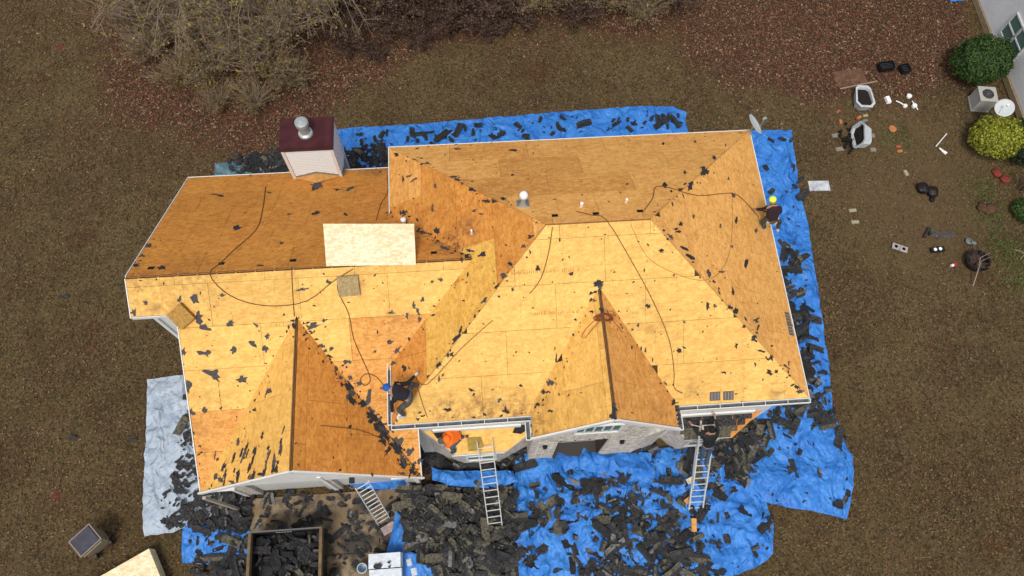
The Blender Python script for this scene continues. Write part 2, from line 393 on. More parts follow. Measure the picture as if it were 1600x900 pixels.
# tone patches seen on the roof: pixel box -> material
PATCH = [((612, 440, 702, 700), C_O), ((700, 430, 790, 560), C_G), ((608, 230, 655, 320), C_T), ((820, 330, 870, 420), C_Y)]
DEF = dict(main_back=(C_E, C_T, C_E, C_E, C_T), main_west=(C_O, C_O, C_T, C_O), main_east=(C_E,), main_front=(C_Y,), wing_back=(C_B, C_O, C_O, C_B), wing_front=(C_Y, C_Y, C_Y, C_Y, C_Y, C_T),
           garage_west=(C_W,), garage_east=(C_O, C_O, C_B), porch_west=(C_W,), porch_east=(C_T,))  # gables: sunny left and shaded right side put into the sheet colours
def proj(h):
    v = Vector(h)-CO; d = v.dot(CF); return 800+FPX*v.dot(CR)/d, 450-FPX*v.dot(CU)/d
def inset_ridge(n, poly): return poly
RIDGE_GAP = .055
for n, (P, a, bx, by) in SL.items():
    rnd = random.Random(hash(n) % 1000 if False else sum(map(ord, n)))
    g = math.hypot(bx, by); k = math.sqrt(1+g*g)           # slope length factor
    dn = Vector((bx, by, 0))/g                              # plan direction uphill
    al = Vector((-dn.y, dn.x, 0)) * (1 if abs(dn.x) < .5 else 1)
    base = Vector((P[0][0], P[0][1], 0))
    lows = min(Vector((x, y, 0)).dot(dn) for x, y in P)
    loc = [(Vector((x, y, 0)).dot(al), (Vector((x, y, 0)).dot(dn)-lows)*k) for x, y in P]
    u0, u1 = min(c[0] for c in loc), max(c[0] for c in loc); v1 = max(c[1] for c in loc)
    nn = Vector((-bx, -by, 1)).normalized()
    def w3d(u, v, off=0.0):
        q_ = al*u+dn*(lows+v/k); return Vector((q_.x, q_.y, a+bx*q_.x+by*q_.y))+nn*off
    root = MB(); root.prism([w3d(u, v, -.016) for u, v in loc], nn*-.12)
    so_ = root.build('roof_slope', DARKWOOD, house)
    gap = RIDGE_GAP if n in ('wing_back', 'wing_front', 'garage_west', 'garage_east', 'porch_west', 'porch_east', 'main_back', 'main_front') else .008
    if n.startswith('main'): gap = .03
    if n.startswith(('garage', 'porch')): gap = .066
    j = 0; v = 0.0
    while v < v1-.02:
        u = u0-(j % 2)*1.22-.6*rnd.random()
        while u < u1:
            r_ = clip(loc, u+.004, u+2.436, v+.004, min(v+1.216, v1-gap))
            r_ = clean(r_)
            if len(r_) >= 3 and area(r_) > .03:
                cx = sum(c[0] for c in r_)/len(r_); cv = sum(c[1] for c in r_)/len(r_)
                off = rnd.uniform(-.0015, .004)
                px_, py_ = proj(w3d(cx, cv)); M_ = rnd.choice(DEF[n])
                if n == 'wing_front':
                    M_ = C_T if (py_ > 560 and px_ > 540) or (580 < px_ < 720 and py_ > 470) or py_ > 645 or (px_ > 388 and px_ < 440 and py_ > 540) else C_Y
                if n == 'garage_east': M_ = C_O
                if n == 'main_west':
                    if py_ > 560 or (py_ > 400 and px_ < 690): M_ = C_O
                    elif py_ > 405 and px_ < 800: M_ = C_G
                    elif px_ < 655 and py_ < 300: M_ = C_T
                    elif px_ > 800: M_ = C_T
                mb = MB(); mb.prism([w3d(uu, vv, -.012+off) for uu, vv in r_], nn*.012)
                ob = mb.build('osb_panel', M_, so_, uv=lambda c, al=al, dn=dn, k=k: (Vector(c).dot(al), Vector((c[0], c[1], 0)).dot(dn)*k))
            u += 2.44
        v += 1.22; j += 1
# ridge boards
def rb(a, b, off=0.02, w=.035):
    m = MB(); a = Vector(a); b = Vector(b); m.bar(a+Vector((0, 0, off-.06)), b+Vector((0, 0, off-.06)), w, .1); return m.build('ridge_board', RIDGEW, house)
rb((xw+.02, yr, h2), (xv-.05, yr, h2), .0, .03)
m = MB()
for i in range(18):
    m = MB(); x = xw+.35+i*.52; m.box((x, yr, h2-.035), (.035, .10, .05)); m.build('rafter_end', mat('fresh_pine', (.50, .26, .09), .7), house)
rb((xg, ga, hg), (xg, yf, hg), -.01, .055); rb((x3, a3y+.0, h3), (x3, y3, h3), -.01, .055); rb((*rL, hr), (*rR, hr), -.005, .04)
STM = mat('stamp_ink', (.50, .27, .07), .9)
rnd = random.Random(44)
for px0, px1, py in ((800, 905, 429), (828, 905, 493), (1030, 1056, 591), (415, 455, 512)):
    m = MB(); x = px0
    while x < px1:
        h, n_ = roofhit(x, py-(x-px0)*.05)
        if h and rnd.random() < .85: nn = nrm(n_); u_ = Vector((1, 0, 0)); m.bar(h+nn*.004, h+nn*.004+(nn.cross(u_))*rnd.uniform(.06, .11), rnd.uniform(.012, .03), .002, up=nn)
        x += rnd.uniform(2.0, 4.0)
    if m.v: o = m.build('grade_stamp', STM, house); o['kind'] = 'stuff'
# hips: narrow dark joint boards
for a, b in (((0, 0, he), (*rL, hr)), ((W, 0, he), (*rR, hr)), ((W, -D, he), (*rR, hr)), ((0, -D, he), (*rL, hr))):
    m = MB(); m.bar(Vector(a)-Vector((0, 0, .03)), Vector(b)-Vector((0, 0, .03)), .03, .05); m.build('hip_board', RIDGEW, house)
# fascia / drip edges
def strip(pts, w=.025, h=.16, dz=-.075, mtl=WHITE, name='fascia'):
    m = MB()
    for a, b in zip(pts[:-1], pts[1:]): m.bar(Vector(a)+Vector((0, 0, dz)), Vector(b)+Vector((0, 0, dz)), w, h)
    return m.build(name, mtl, house)
o_ = .016
strip([(-o_, o_, he), (W+o_, o_, he)]); strip([(W+o_, 0, he), (W+o_, -D, he)]); strip([(-o_, 0, he), (-o_, vb, he)])
strip([(xw-o_, yb+o_, zon('wing_back', 0, yb)), (.1, yb+o_, zon('wing_back', 0, yb))])
strip([(xw-o_, yb, zon('wing_back', 0, yb)), (xw-o_, yr, h2)], name='rake_board'); strip([(xw-o_, yr, h2), (xw-o_, yf1, zon('wing_front', 0, yf1))], name='rake_board')
strip([(xw-o_, yf1-o_, zon('wing_front', 0, yf1)-.02), (xw2, yf1-o_, zon('wing_front', 0, yf1)-.02)], h=.14)
strip([(xw2-o_, yf1-.02, zon('wing_front', 0, yf1)), (xw2-o_, yf, ef)], name='rake_board')
strip([(xe2+o_, -D+.1, zon('wing_front', 0, -D+.1)), (xe2+o_, yf, ef)], name='rake_board')
strip([(xw2-.05, yf-o_, ef), (xg, yf-o_, hg), (xe2+.05, yf-o_, ef)], name='rake_board', w=.05, h=.15)
strip([(x3-w3-.02, y3-o_, e3), (x3, y3-o_, h3), (x3+w3+.02, y3-o_, e3)], name='rake_board', w=.05, h=.18)
# soffits
def soffit(poly, z, th=.02):
    m = MB(); m.prism([(x, y, z) for x, y in poly], (0, 0, -th)); return m.build('soffit', WHITE, house)
soffit([(0, -D), (W, -D), (W, -D+.12), (0, -D+.12)], he-.17); soffit([(0, 0), (W, 0), (W, -.45), (0, -.45)], he-.17)
soffit([(W-.56, -.45), (W, -.45), (W, -D+.12), (W-.56, -D+.12)], he-.168); soffit([(0, -.45), (.45, -.45), (.45, vb+.1), (0, vb+.1)], he-.168)
soffit([(xw, yf1), (xw2, yf1), (xw2, yf1+.3), (xw, yf1+.3)], zon('wing_front', 0, yf1)-.17)
# walls
def wall(poly, ext, mtl, name='wall'):
    m = MB(); m.prism(poly, ext); return m.build(name, mtl, house)
def lap(poly_fn, name='siding_board'): pass
zt = he-.19
wall([(.45, -D+.1, 0), (W-.55, -D+.1, 0), (W-.55, -D+.1, zt), (.45, -D+.1, zt)], (0, .12, 0), SIDING)
wall([(.45, -.45, 0), (W-.55, -.45, 0), (W-.55, -.45, zt), (.45, -.45, zt)], (0, -.12, 0), SIDING)
wall([(W-.55, -D+.22, 0), (W-.55, -.57, 0), (W-.55, -.57, zt), (W-.55, -D+.22, zt)], (-.12, 0, 0), SIDING)
wall([(.45, -D+.22, 0), (.45, -.57, 0), (.45, -.57, zt), (.45, -D+.22, zt)], (.12, 0, 0), SIDING)
def wz(y): return (h2-pb*(y-yr) if y > yr else h2-pf*(yr-y))-.18
WX = xw+.48
wall([(WX, yb-.4, 0), (WX, yb-.4, wz(yb-.4)), (WX, yr, wz(yr)), (WX, yf1+.12, wz(yf1+.12)), (WX, yf1+.12, 0)], (.12, 0, 0), WHITE)
wall([(WX+.12, yb-.4, 0), (.45, yb-.4, 0), (.45, yb-.4, wz(yb-.4)), (WX+.12, yb-.4, wz(yb-.4))], (0, -.12, 0), SIDING)
wall([(WX+.12, yf1+.12, 0), (xw2+.27, yf1+.12, 0), (xw2+.27, yf1+.12, wz(yf1+.12)), (WX+.12, yf1+.12, wz(yf1+.12))], (0, .12, 0), WHITE)
m = MB(); m.bar((WX+.0, yf1+.105, 0), (WX+.0, yf1+.105, wz(yf1+.12)), .1, .1); m.build('corner_trim', WHITE, house)
GY = yf+.32
wall([(xw2+.28, yf1+.12, 0), (xw2+.28, yf1+.12, wz(yf1+.12)), (xw2+.28, GY, wz(GY)), (xw2+.28, GY, 0)], (.12, 0, 0), SIDING)
wall([(xe2-.28, -D+.4, 0), (xe2-.28, -D+.4, wz(-D+.4)), (xe2-.28, GY, wz(GY)), (xe2-.28, GY, 0)], (-.12, 0, 0), SIDING)
# garage front wall with two door openings (doors set back)
def gwall(x0, x1, y, zb, ztf, mtl, name='wall', th=.12):
    n_ = max(1, int((x1-x0)/.5)); xs_ = [x0+(x1-x0)*i/n_ for i in range(n_+1)]
    if x0 < xg < x1: xs_ = sorted(xs_+[xg])
    if x0 < x3 < x1: xs_ = sorted(xs_+[x3])
    top = [(x, y, ztf(x)) for x in xs_]
    return wall([(x0, y, zb), (x1, y, zb)]+top[::-1], (0, th, 0), mtl, name)
gt = lambda x: hg-pg*abs(x-xg)-.2
gwall(xw2+.402, xe2-.402, GY, 2.25, gt, SIDING)
for x0, x1 in ((xw2+.402, -4.95), (-2.75, -2.3), (-.15, xe2-.402)): gwall(x0, x1, GY, 0, lambda x: 2.248, BRICK)
gd = mat('garage_door_paint', (.60, .60, .58), .5)
for x0, x1 in ((-4.95, -2.75), (-2.3, -.15)):
    for k in range(4):
        m = MB(); m.box(((x0+x1)/2, GY+.14, .29+k*.55), (x1-x0, .05, .53)); m.build('garage_door', gd, house) if k == 0 else m.build('garage_door_section', gd, house)
m = MB()   # sloping lower return of the garage front
for sx in (xw2+.3, -2.5, xe2-.35): m.box((sx, GY-.03, 1.5), (.12, .05, 3.0))
m.build('corner_trim', WHITE, house)
m = MB(); m.prism([(xw2+.1, yf+.02, ef-.17), (xw2+.9, yf+.02, ef-.17), (xw2+.9, GY, ef-.17), (xw2+.1, GY, ef-.17)], (0, 0, -.03)); m.build('soffit', WHITE, house)
m = MB(); m.prism([(xe2-.9, yf+.02, ef-.17), (xe2-.05, yf+.02, ef-.17), (xe2-.05, GY, ef-.17), (xe2-.9, GY, ef-.17)], (0, 0, -.03)); m.build('soffit', WHITE, house)
# horizontal siding boards on the garage gable
for k in range(9):
    z0 = 2.3+k*.19; hw = min(3.0, (hg-.25-z0-.19)/pg)
    if hw < .2: break
    m = MB(); m.box((xg, GY-.012, z0+.09), (2*hw, .02, .17)); m.build('siding_board', WHITE, house)
lt = MB(); lt.box((xg+.9, GY-.1, 2.4), (.14, .16, .22)); lt.build('wall_lamp', PLK, house)

# brick porch gable with windows and dark entry
PY = y3+.28; pt = lambda x: h3-p3*abs(x-x3)-.2
pl_, pr_ = x3-w3+.1, x3+w3-.35
def brickwall(x0, x1, z0, ztf, y, root):
    # brick courses as real strips recessed at the joints
    m = MB(); z = z0; row = 0
    while z < 7.2:
        x = x0-(row % 2)*.22
        while x < x1:
            a, b = max(x, x0), min(x+.42, x1)
            if b-a > .06 and z+.14 < ztf((a+b)/2): m.box(((a+b)/2, y-.004, z+.075), (b-a-.035, .03, .115))
            x += .44
        z += .15; row += 1
    return m
backm = gwall(pl_, pr_, PY+.012, 3.2, pt, MORTAR)
mb = brickwall(pl_, pr_, 3.2, pt, PY, house); bo = mb.build('brick_courses', BRICK, backm); bo['kind'] = 'stuff'
for x0, x1 in ((pl_, 4.75), (6.3, pr_)):
    bm_ = gwall(x0, x1, PY+.012, 0, lambda x: 3.198, MORTAR)
    mb = brickwall(x0, x1, 0, lambda x: 3.2, PY, house); bo = mb.build('brick_courses', BRICK, bm_); bo['kind'] = 'stuff'
m = MB(); m.box((5.5, PY+.6, 1.5), (1.5, .05, 3.0)); m.build('door', mat('door_recess_shade', (.03, .018, .014), .5), house)  # recess shade put into near-black colours of door, floor slab and lintel
m = MB()
for sx in (4.76, 6.29): m.box((sx, PY+.3, 1.6), (.05, .56, 3.2))
m.build('jamb', DARKWOOD, house); m = MB(); m.box((5.52, PY+.2, .2), (1.5, .9, .4)); m.build('recess_floor', mat('recess_shade', (.05, .045, .04), .9), house); m = MB(); m.box((5.52, PY+.3, 3.12), (1.5, .6, .1)); m.build('lintel', mat('recess_shade', (.05, .045, .04), .9), house)
for sx in (4.35, 6.75):
    m = MB(); m.box((sx, PY-.06, 2.7), (.10, .10, .2)); m.lathe([(.02, 0), (.08, .02), (.02, .08)], (sx, PY-.06, 2.8), 8); m.build('wall_lamp', PLK, house)
def window(x0, x1, z0, z1, y, nx=4, nz=1, fw=.06, ndir=-1):
    m = MB()
    for a, b in (((x0, z0), (x1, z0)), ((x0, z1), (x1, z1)), ((x0, z0), (x0, z1)), ((x1, z0), (x1, z1))):
        m.bar((a[0], y, a[1]), (b[0], y, b[1]), .07, fw, up=(0, 1, 0) if a[0] == b[0] else (0, 0, 1))
    for i in range(1, nx):
        x = x0+(x1-x0)*i/nx; m.bar((x, y, z0), (x, y, z1), .045, .03, up=(0, 1, 0))
    for i in range(1, nz):
        z = z0+(z1-z0)*i/nz; m.bar((x0, y, z), (x1, y, z), .045, .03)
    f = m.build('window', WHITE, house)
    g = MB(); g.box(((x0+x1)/2, y+.012, (z0+z1)/2), (x1-x0-.02, .02, z1-z0-.02)); g.build('pane', GLASS, f)
    return f
wa, wb = onplane(897, 678, (0, 1, 0), PY-.05), onplane(975, 662, (0, 1, 0), PY-.05)
window(wa.x, wb.x, wa.z, min(wb.z, pt(wb.x)-.1), PY-.05, 5, 1)
# side wall of the porch and angled window bay right of it
wall([(pr_, PY+.14, 0), (pr_, -D+.1, 0), (pr_, -D+.1, 5.2), (pr_, PY+.14, 5.2)], (-.12, 0, 0), BRICK)
wall([(pl_, PY+.14, 0), (pl_, -D+.1, 0), (pl_, -D+.1, 5.2), (pl_, PY+.14, 5.2)], (.12, 0, 0), BRICK)
# gutters
def gutter(a, b, side, w=.13, h=.10, ends=(True, True)):
    a, b = Vector(a), Vector(b); d = (b-a).normalized(); s_ = Vector(side)
    m = MB(); m.bar(a+s_*w*.5+Vector((0, 0, -h)), b+s_*w*.5+Vector((0, 0, -h)), w, .012)
    g = m.build('gutter', DGREY, house)
    m = MB(); m.bar(a+s_*w+Vector((0, 0, -h*.45)), b+s_*w+Vector((0, 0, -h*.45)), .022, h*1.1); m.bar(a+s_*.005+Vector((0, 0, -h*.4)), b+s_*.005+Vector((0, 0, -h*.4)), .018, h)
    for e, on in ((a, ends[0]), (b, ends[1])):
        if on: m.bar(e-Vector((0, 0, h*.5)), e+s_*w-Vector((0, 0, h*.5)), .02, h)
    m.build('gutter_lip', WHITE, g)
    n_ = max(1, int((b-a).length/.6))
    for i in range(1, n_):
        c = a+(b-a)*i/n_; m = MB(); m.bar(c, c+s_*w, .02, .012); m.build('hanger', ALU, g)
gh = he-.01
gutter((-.02, -D-.01, gh), (x3-w3-.02, -D-.01, gh), (0, -1, 0), ends=(True, False))
gutter((x3-w3-.05, -D-.14, gh), (x3-w3-.05, y3-.02, gh), (-1, 0, 0), ends=(False, True))
gutter((x3+w3+.02, -D-.01, gh), (W+.03, -D-.01, gh), (0, -1, 0), ends=(False, True))
gutter((x3+w3+.05, -D-.14, gh), (x3+w3+.05, y3-.02, gh), (1, 0, 0), ends=(False, True))
gutter((-.02, vf+.02, gh), (-.02, -D-.0, gh), (-1, 0, 0), w=.10)
# downspout at left front corner
m = MB(); a = G(311, 741, 3.2); m.bar((xw2+.02, yf-.12, 3.3), (xw2+.02, yf-.12, .1), .08, .1, up=(1, 0, 0)); m.bar((xw2+.02, yf-.12, .12), (xw2-.1, yf-.65, .06), .1, .08); m.build('downspout', mat('downspout_paint', (.42, .36, .30), .6), house)

# bay roofs under the main eaves
def bay(x0, x1, xa, xb, yb_, yf_, zb, zf_, front, name, mtl):
    P = [(x0, yb_, zb-.0), (xa, yf_, zf_), (xb, yf_, zf_), (x1, yb_, zb)]
    m = MB(); m.prism([Vector(q_)+Vector((0, 0, -.014)) for q_ in P], (0, 0, -.14)); f = m.build(name, front, house)
    m = MB(); m.prism(P, (0, 0, -.012)); m.build('osb_panel', mtl, f, uv=lambda c: (c[0], c[1]))
    return f
by0 = -D+.1
b1 = bay(.72, 4.25, 1.6, 3.16, by0, -9.42, 3.75, 3.05, WHITE, 'bay_roof', C_Y)
b2_ = bay(8.15, 11.0, 8.75, 10.2, by0, -9.42, 3.55, 2.85, WHITE, 'bay_roof', C_O)
for (x0, x1, xa, xb) in ((.8, 3.95, 1.8, 2.96), (8.6, 11.0, 9.0, 10.1)):
    m = MB(); m.prism([(x0, by0, 0), (xa, -9.25, 0), (xb, -9.25, 0), (x1, by0, 0)], (0, 0, 2.78)); bw = m.build('bay_wall', BRICK, house)
    window(xa+.12, xb-.12, 1.0, 2.4, -9.29, 2, 2)
# shingles left on the right bay roof
SH_D = mat('shingle_charcoal', (.052, .050, .050), .95, spec=.1, n1=.7, s1=15, bump=.7, bs=40)
SH_G = mat('shingle_weathered', (.115, .105, .078), .95, spec=.1, n1=.6, s1=13, bump=.6, bs=60)
SH_B = mat('shingle_black', (.026, .026, .028), .9, spec=.15, n1=.4, s1=12)
SH_T = mat('shingle_tar_band', (.034, .034, .037), .85, spec=.2, n1=.4, s1=20)
SH_L = mat('shingle_grey', (.16, .16, .155), .95, spec=.1, n1=.3, s1=14)
for k, mt in enumerate((SH_D, SH_D, SH_G, SH_G)):
    t0, t1 = .06+k*.235, .06+(k+1)*.235
    yy = lambda t: by0+(-9.42-by0)*t; zz = lambda t: 3.55-.70*t+.012
    xl = lambda t: 8.15+(8.8-8.15)*t; xr = lambda t: (10.95+(10.15-10.95)*t)-(.04 if k > 1 else .01)
    m = MB(); x = xl(t0); 
    while x < xr(t1)-.05:
        x2 = min(x+.95, xr(t1)); m.prism([(x+.01, yy(t0), zz(t0)+.012), (x+.01, yy(t1), zz(t1)+.014), (x2, yy(t1), zz(t1)+.014), (x2, yy(t0), zz(t0)+.012)], (0, 0, -.01)); x += .96
    m.build('shingle_course', mt, b2_)
zb1 = lambda y: 3.75+.70*(y-by0)/.62+.012
m = MB(); m.prism([(.95, by0, zb1(by0)), (1.1, -9.0, zb1(-9.0)), (1.5, -8.92, zb1(-8.92)), (2.1, by0, zb1(by0))], (0, 0, .006)); m.build('felt_remnant', SH_B, b1)
m = MB(); m.prism([(3.45, by0, zb1(by0)), (3.35, -8.98, zb1(-8.98)), (3.6, -9.02, zb1(-9.02)), (3.8, -8.93, zb1(-8.93)), (4.1, by0, zb1(by0))], (0, 0, .006)); m.build('felt_remnant', SH_B, b1)
m = MB(); m.box((2.3, -9.44, 2.9), (1.6, .02, .12)); m.build('fascia', WHITE, b1)

for x0, x1, zq in ((1.0, 3.6, 3.92), (8.25, 10.7, 3.72)):
    m = MB(); m.box(((x0+x1)/2, by0-.04, zq), (x1-x0, .06, .22)); m.build('apron_flashing', WHITE, house)
# chimney
cx0, cx1, cyf, cyb, cz = -3.33, -1.80, -.02, 1.02, 5.62
m = MB(); m.prism([(cx0, cyf, 0), (cx1, cyf, 0), (cx1, cyb, 0), (cx0, cyb, 0)], (0, 0, cz)); ch = m.build('chimney', mat('chimney_siding', (.30, .29, .28), .7), house)
for k in range(20):
    z0 = 3.6+k*.1
    if z0 < cz-.12:
        m = MB(); m.bar((cx0+.06, cyf-.012, z0+.045), (cx1-.06, cyf-.012, z0+.05), .03, .078); m.bar((cx1+.012, cyf+.05, z0+.045), (cx1+.012, cyb-.05, z0+.045), .03, .078); m.build('siding_board', mat('chimney_board', (.80, .86, .90), .55), ch)
m = MB()
for (x, y) in ((cx0, cyf), (cx1, cyf), (cx1, cyb), (cx0, cyb)): m.box((x, y, 2.8), (.10, .10, 5.58))
m.build('corner_trim', WHITE, ch)
m = MB(); m.box(((cx0+cx1)/2, (cyf+cyb)/2, cz+.03), (cx1-cx0+.16, cyb-cyf+.16, .08)); m.box(((cx0+cx1)/2, (cyf+cyb)/2, cz+.075), (cx1-cx0+.06, cyb-cyf+.06, .03)); m.build('chimney_cap', MAROON, ch)
m = MB(); c_ = ((cx0+cx1)/2-.02, (cyf+cyb)/2+.0, cz+.08); m.lathe([(.24, 0), (.22, .06), (.16, .10), (.15, .42), (.20, .44), (.21, .50), (.21, .62), (.17, .66), (.02, .69)], c_, 20); m.build('flue', GALV, ch, smooth=False)
# flashing saddle at chimney foot
zc = lambda y: zon('wing_back', 0, y)
m = MB(); cm = (cx0+cx1)/2
m.face([(cx0-.05, cyf-.03, zc(cyf)+.05), (cm, cyf-.40, zc(cyf-.4)+.03), (cm, cyf-.02, zc(cyf)+.30)]); m.face([(cm, cyf-.40, zc(cyf-.4)+.03), (cx1+.05, cyf-.03, zc(cyf)+.05), (cm, cyf-.02, zc(cyf)+.30)])
m.build('chimney_cricket', mat('cricket_wood', (.50, .24, .07), .8, n1=.2), ch)
m = MB()
for a, b in (((cx0-.08, cyf-.02, zc(cyf)+.07), (cm, cyf-.03, zc(cyf)+.36)), ((cm, cyf-.03, zc(cyf)+.36), (cx1+.08, cyf-.02, zc(cyf)+.07)), ((cx1+.06, cyf-.02, zc(cyf)+.06), (cx1+.06, cyb-.5, zc(cyb-.5)+.06))): m.bar(a, b, .03, .06)
m.build('flashing', LEAD, ch)

# vents, pipes, holes: parts of the house
def rpoint(px, py): h, n_ = roofhit(px, py); return h, n_
def roofbox(px, py, w, h_, name, mtl, th=.006, root=house, rot=0):
    h, n_ = rpoint(px, py); nn = nrm(n_); u = Vector((0, 0, 1)).cross(nn).normalized(); v = nn.cross(u)
    c, s = math.cos(rot), math.sin(rot); u2 = u*c+v*s; v2 = nn.cross(u2)
    m = MB(); m.box(h+nn*(th/2+.004), (w, h_, th), M=Matrix((u2, v2, nn)).transposed()); return m.build(name, mtl, root)
for px, py in ((867, 337), (931, 334), (1000, 330), (346, 412), (458, 407), (678, 395), (236, 419)): roofbox(px, py, .17, .13, 'vent_slot', BLACK)  # black plates paint the darkness inside the open slots, without real depth
h, _n = rpoint(817, 322); m = MB(); m.lathe([(.06, -.05), (.06, .62), (.085, .64)], h, 12); m.lathe([(.09, .62), (.115, .68), (.115, .74), (.09, .80), (.03, .83)], h, 14); 
b_ = roofbox(817, 318, .34, .34, 'pipe_flashing', LEAD, .02); m2 = MB(); m2.lathe([(.07, 0), (.06, .5)], h, 12); m2.lathe([(.13, .0), (.075, .12)], h, 12); m2.build('vent_pipe', GALV, house); m3 = MB(); m3.lathe([(.075, .50), (.115, .55), (.12, .63), (.09, .70), (.03, .73)], h, 16); m3.build('vent_cap', PVC, house, smooth=True)
for px, py, hh, r_ in ((908, 323, .2, .045), (978, 316, .17, .035)):
    h, _n = rpoint(px, py); m = MB(); m.lathe([(r_, 0), (r_, hh), (r_*.8, hh+.002), (r_*.75, hh-.03)], h, 12); m.build('vent_pipe', PVC, house)
h, _n = rpoint(632, 352); m = MB(); m.lathe([(.05, 0), (.05, .3), (.08, .32), (.08, .38), (.03, .42)], h, 12); m.build('vent_pipe', PVC, house)
h, _n = rpoint(737, 366); m = MB(); m.lathe([(.03, 0), (.03, .25)], h, 10); m.build('vent_pipe', PVC, house)
for px, py in ((1117, 619), (1138, 618), (1231, 497), (1235, 515)):
    f = roofbox(px, py, .30 if py > 600 else .36, .26 if py > 600 else .2, 'rafter_gap', mat('gap_grey', (.13, .11, .10), .9), .006)
    h, n_ = roofhit(px, py); nn = nrm(n_); u_ = Vector((0, 0, 1)).cross(nn).normalized(); v_ = nn.cross(u_)
    for k in range(3): m = MB(); m.bar(h+nn*.016+u_*(k-1)*.09-v_*.1, h+nn*.016+u_*(k-1)*.09+v_*.1, .015, .01, up=nn); m.build('lath', mat('lath_grey', (.32, .29, .26), .9), f)
# vapour-barrier remnants where the sheets are broken open, beside the porch gable
m = MB()
for k in range(6):
    m.box((x3+w3+.03, v3y-.1-k*.12, he+.05), (.22, .05, .03), rz=.1)
m.build('broken_sheathing', DARKWOOD, house)

# ------------------------------------------------------------------ tarps
def tarpmat(name, c1, c2, rough=.5):
    m = bpy.data.materials.new(name); m.use_nodes = True; q = N(m.node_tree); b = m.node_tree.nodes['Principled BSDF']
    b.inputs['Roughness'].default_value = rough; b.inputs['Specular IOR Level'].default_value = .35
    gp = q.add('ShaderNodeNewGeometry').outputs['Position']
    c = q.mix(q.rng(q.noise(gp, 1.4, 6, .65), .35, .65), c1, c2)
    dirt = q.rng(q.noise(gp, 3.2, 6, .7), .56, .70, 0, .5); c = q.mix(dirt, c, [k*.35 for k in c1])
    m.node_tree.links.new(c, b.inputs['Base Color'])
    wc = q.add('ShaderNodeTexNoise', {'Vector': gp, 'Scale': .9, 'Detail': 3}).outputs['Color']
    gw = q.add('ShaderNodeVectorMath', {0: gp, 1: q.add('ShaderNodeVectorMath', {0: wc, 'Scale': 1.6}, operation='SCALE').outputs[0]}, operation='ADD').outputs[0]
    va = q.add('ShaderNodeTexVoronoi', {'Vector': q.add('ShaderNodeMapping', {0: gw, 2: (0, 0, .6), 3: (1, .35, .5)}).outputs[0], 'Scale': 1.7}).outputs['Distance']
    vb_ = q.add('ShaderNodeTexVoronoi', {'Vector': q.add('ShaderNodeMapping', {0: gw, 2: (0, 0, -.8), 3: (1, .5, .5)}).outputs[0], 'Scale': 4.6}).outputs['Distance']
    w = q.math('ADD', va, q.math('MULTIPLY', vb_, .42)); w = q.math('ADD', w, q.math('MULTIPLY', q.noise(gp, 12, 3), .08))
    bp = q.add('ShaderNodeBump', {'Strength': .85, 'Distance': .25, 'Height': w}); m.node_tree.links.new(bp.outputs[0], b.inputs['Normal'])
    return m
TB = tarpmat('tarp_blue', (.026, .165, .56), (.055, .25, .70)); TG = tarpmat('tarp_grey', (.33, .40, .49), (.46, .53, .62)); TT = tarpmat('tarp_teal', (.06, .13, .17), (.13, .22, .26))
TH = []
def tarp(px_poly, mtl, z0, amp, seed, label, rough_edges=.018, fold=1.0, res=.085, zoff=None):
    rnd = random.Random(seed); g = [G(*c) for c in px_poly]
    pts = []
    for i in range(len(g)):
        a, b = g[i-1], g[i]; n_ = max(1, int((b-a).length/.22))
        for k in range(n_):
            t = k/n_; c = a.lerp(b, t); pts.append(Vector((c.x+rnd.uniform(-1, 1)*rough_edges, c.y+rnd.uniform(-1, 1)*rough_edges)))
    nb = len(pts); poly = [(c.x, c.y) for c in pts]
    x0, x1 = min(c[0] for c in poly), max(c[0] for c in poly); y0, y1 = min(c[1] for c in poly), max(c[1] for c in poly)
    x = x0
    while x < x1:
        y = y0
        while y < y1:
            X, Y = x+rnd.uniform(-.03, .03), y+rnd.uniform(-.03, .03)
            if inpoly(X, Y, poly): pts.append(Vector((X, Y)))
            y += res
        x += res
    V, E_, F_, *_ = delaunay_2d_cdt(pts, [(i, (i+1) % nb) for i in range(nb)], [], 1, 1e-5)
    dirs = [(rnd.uniform(0, math.pi), rnd.uniform(1.2, 4.5), rnd.uniform(0, 50)) for _ in range(8)]
    def hgt(x, y):
        h = 0
        for i_, (an, fr, of) in enumerate(dirs):
            wv = noise.noise(Vector((x*.4+of, y*.4, of)))*1.4
            t = (x*math.cos(an)+y*math.sin(an))*fr*.55+wv; u_ = (x*-math.sin(an)+y*math.cos(an))*.22
            h += (1-min(1, abs(noise.noise(Vector((t, of, u_))))*3.2))**1.6*(.34 if i_ < 4 else .16)
        return h*.8+.25*max(0, noise.noise(Vector((x*.8, y*.8, seed))))
    cen = (sum(c[0] for c in poly)/nb, sum(c[1] for c in poly)/nb); bnd = [Vector(c) for c in poly[::2]]
    def edge_(x, y):
        d = min((x-c.x)**2+(y-c.y)**2 for c in bnd)**.5; return min(1, .12+d/.45)
    m = MB()
    for v in V: m.v.append((v.x, v.y, z0+amp*hgt(v.x, v.y)*edge_(v.x, v.y)+heap(v.x, v.y)*.75+(zoff(v.x, v.y) if zoff else 0)))
    for f in F_:
        f = tuple(f)
        a, b, c = [Vector(m.v[i]) for i in f[:3]]
        if (b-a).cross(c-a).z < 0: f = f[::-1]
        m.f.append(f); m.mi.append(0)
    c = G(*px_poly[0]); o = m.build('tarp', mtl, smooth=True, loc=(c.x, c.y, 0)); tag(o, label, 'tarp'); TH.append(poly)
    return o
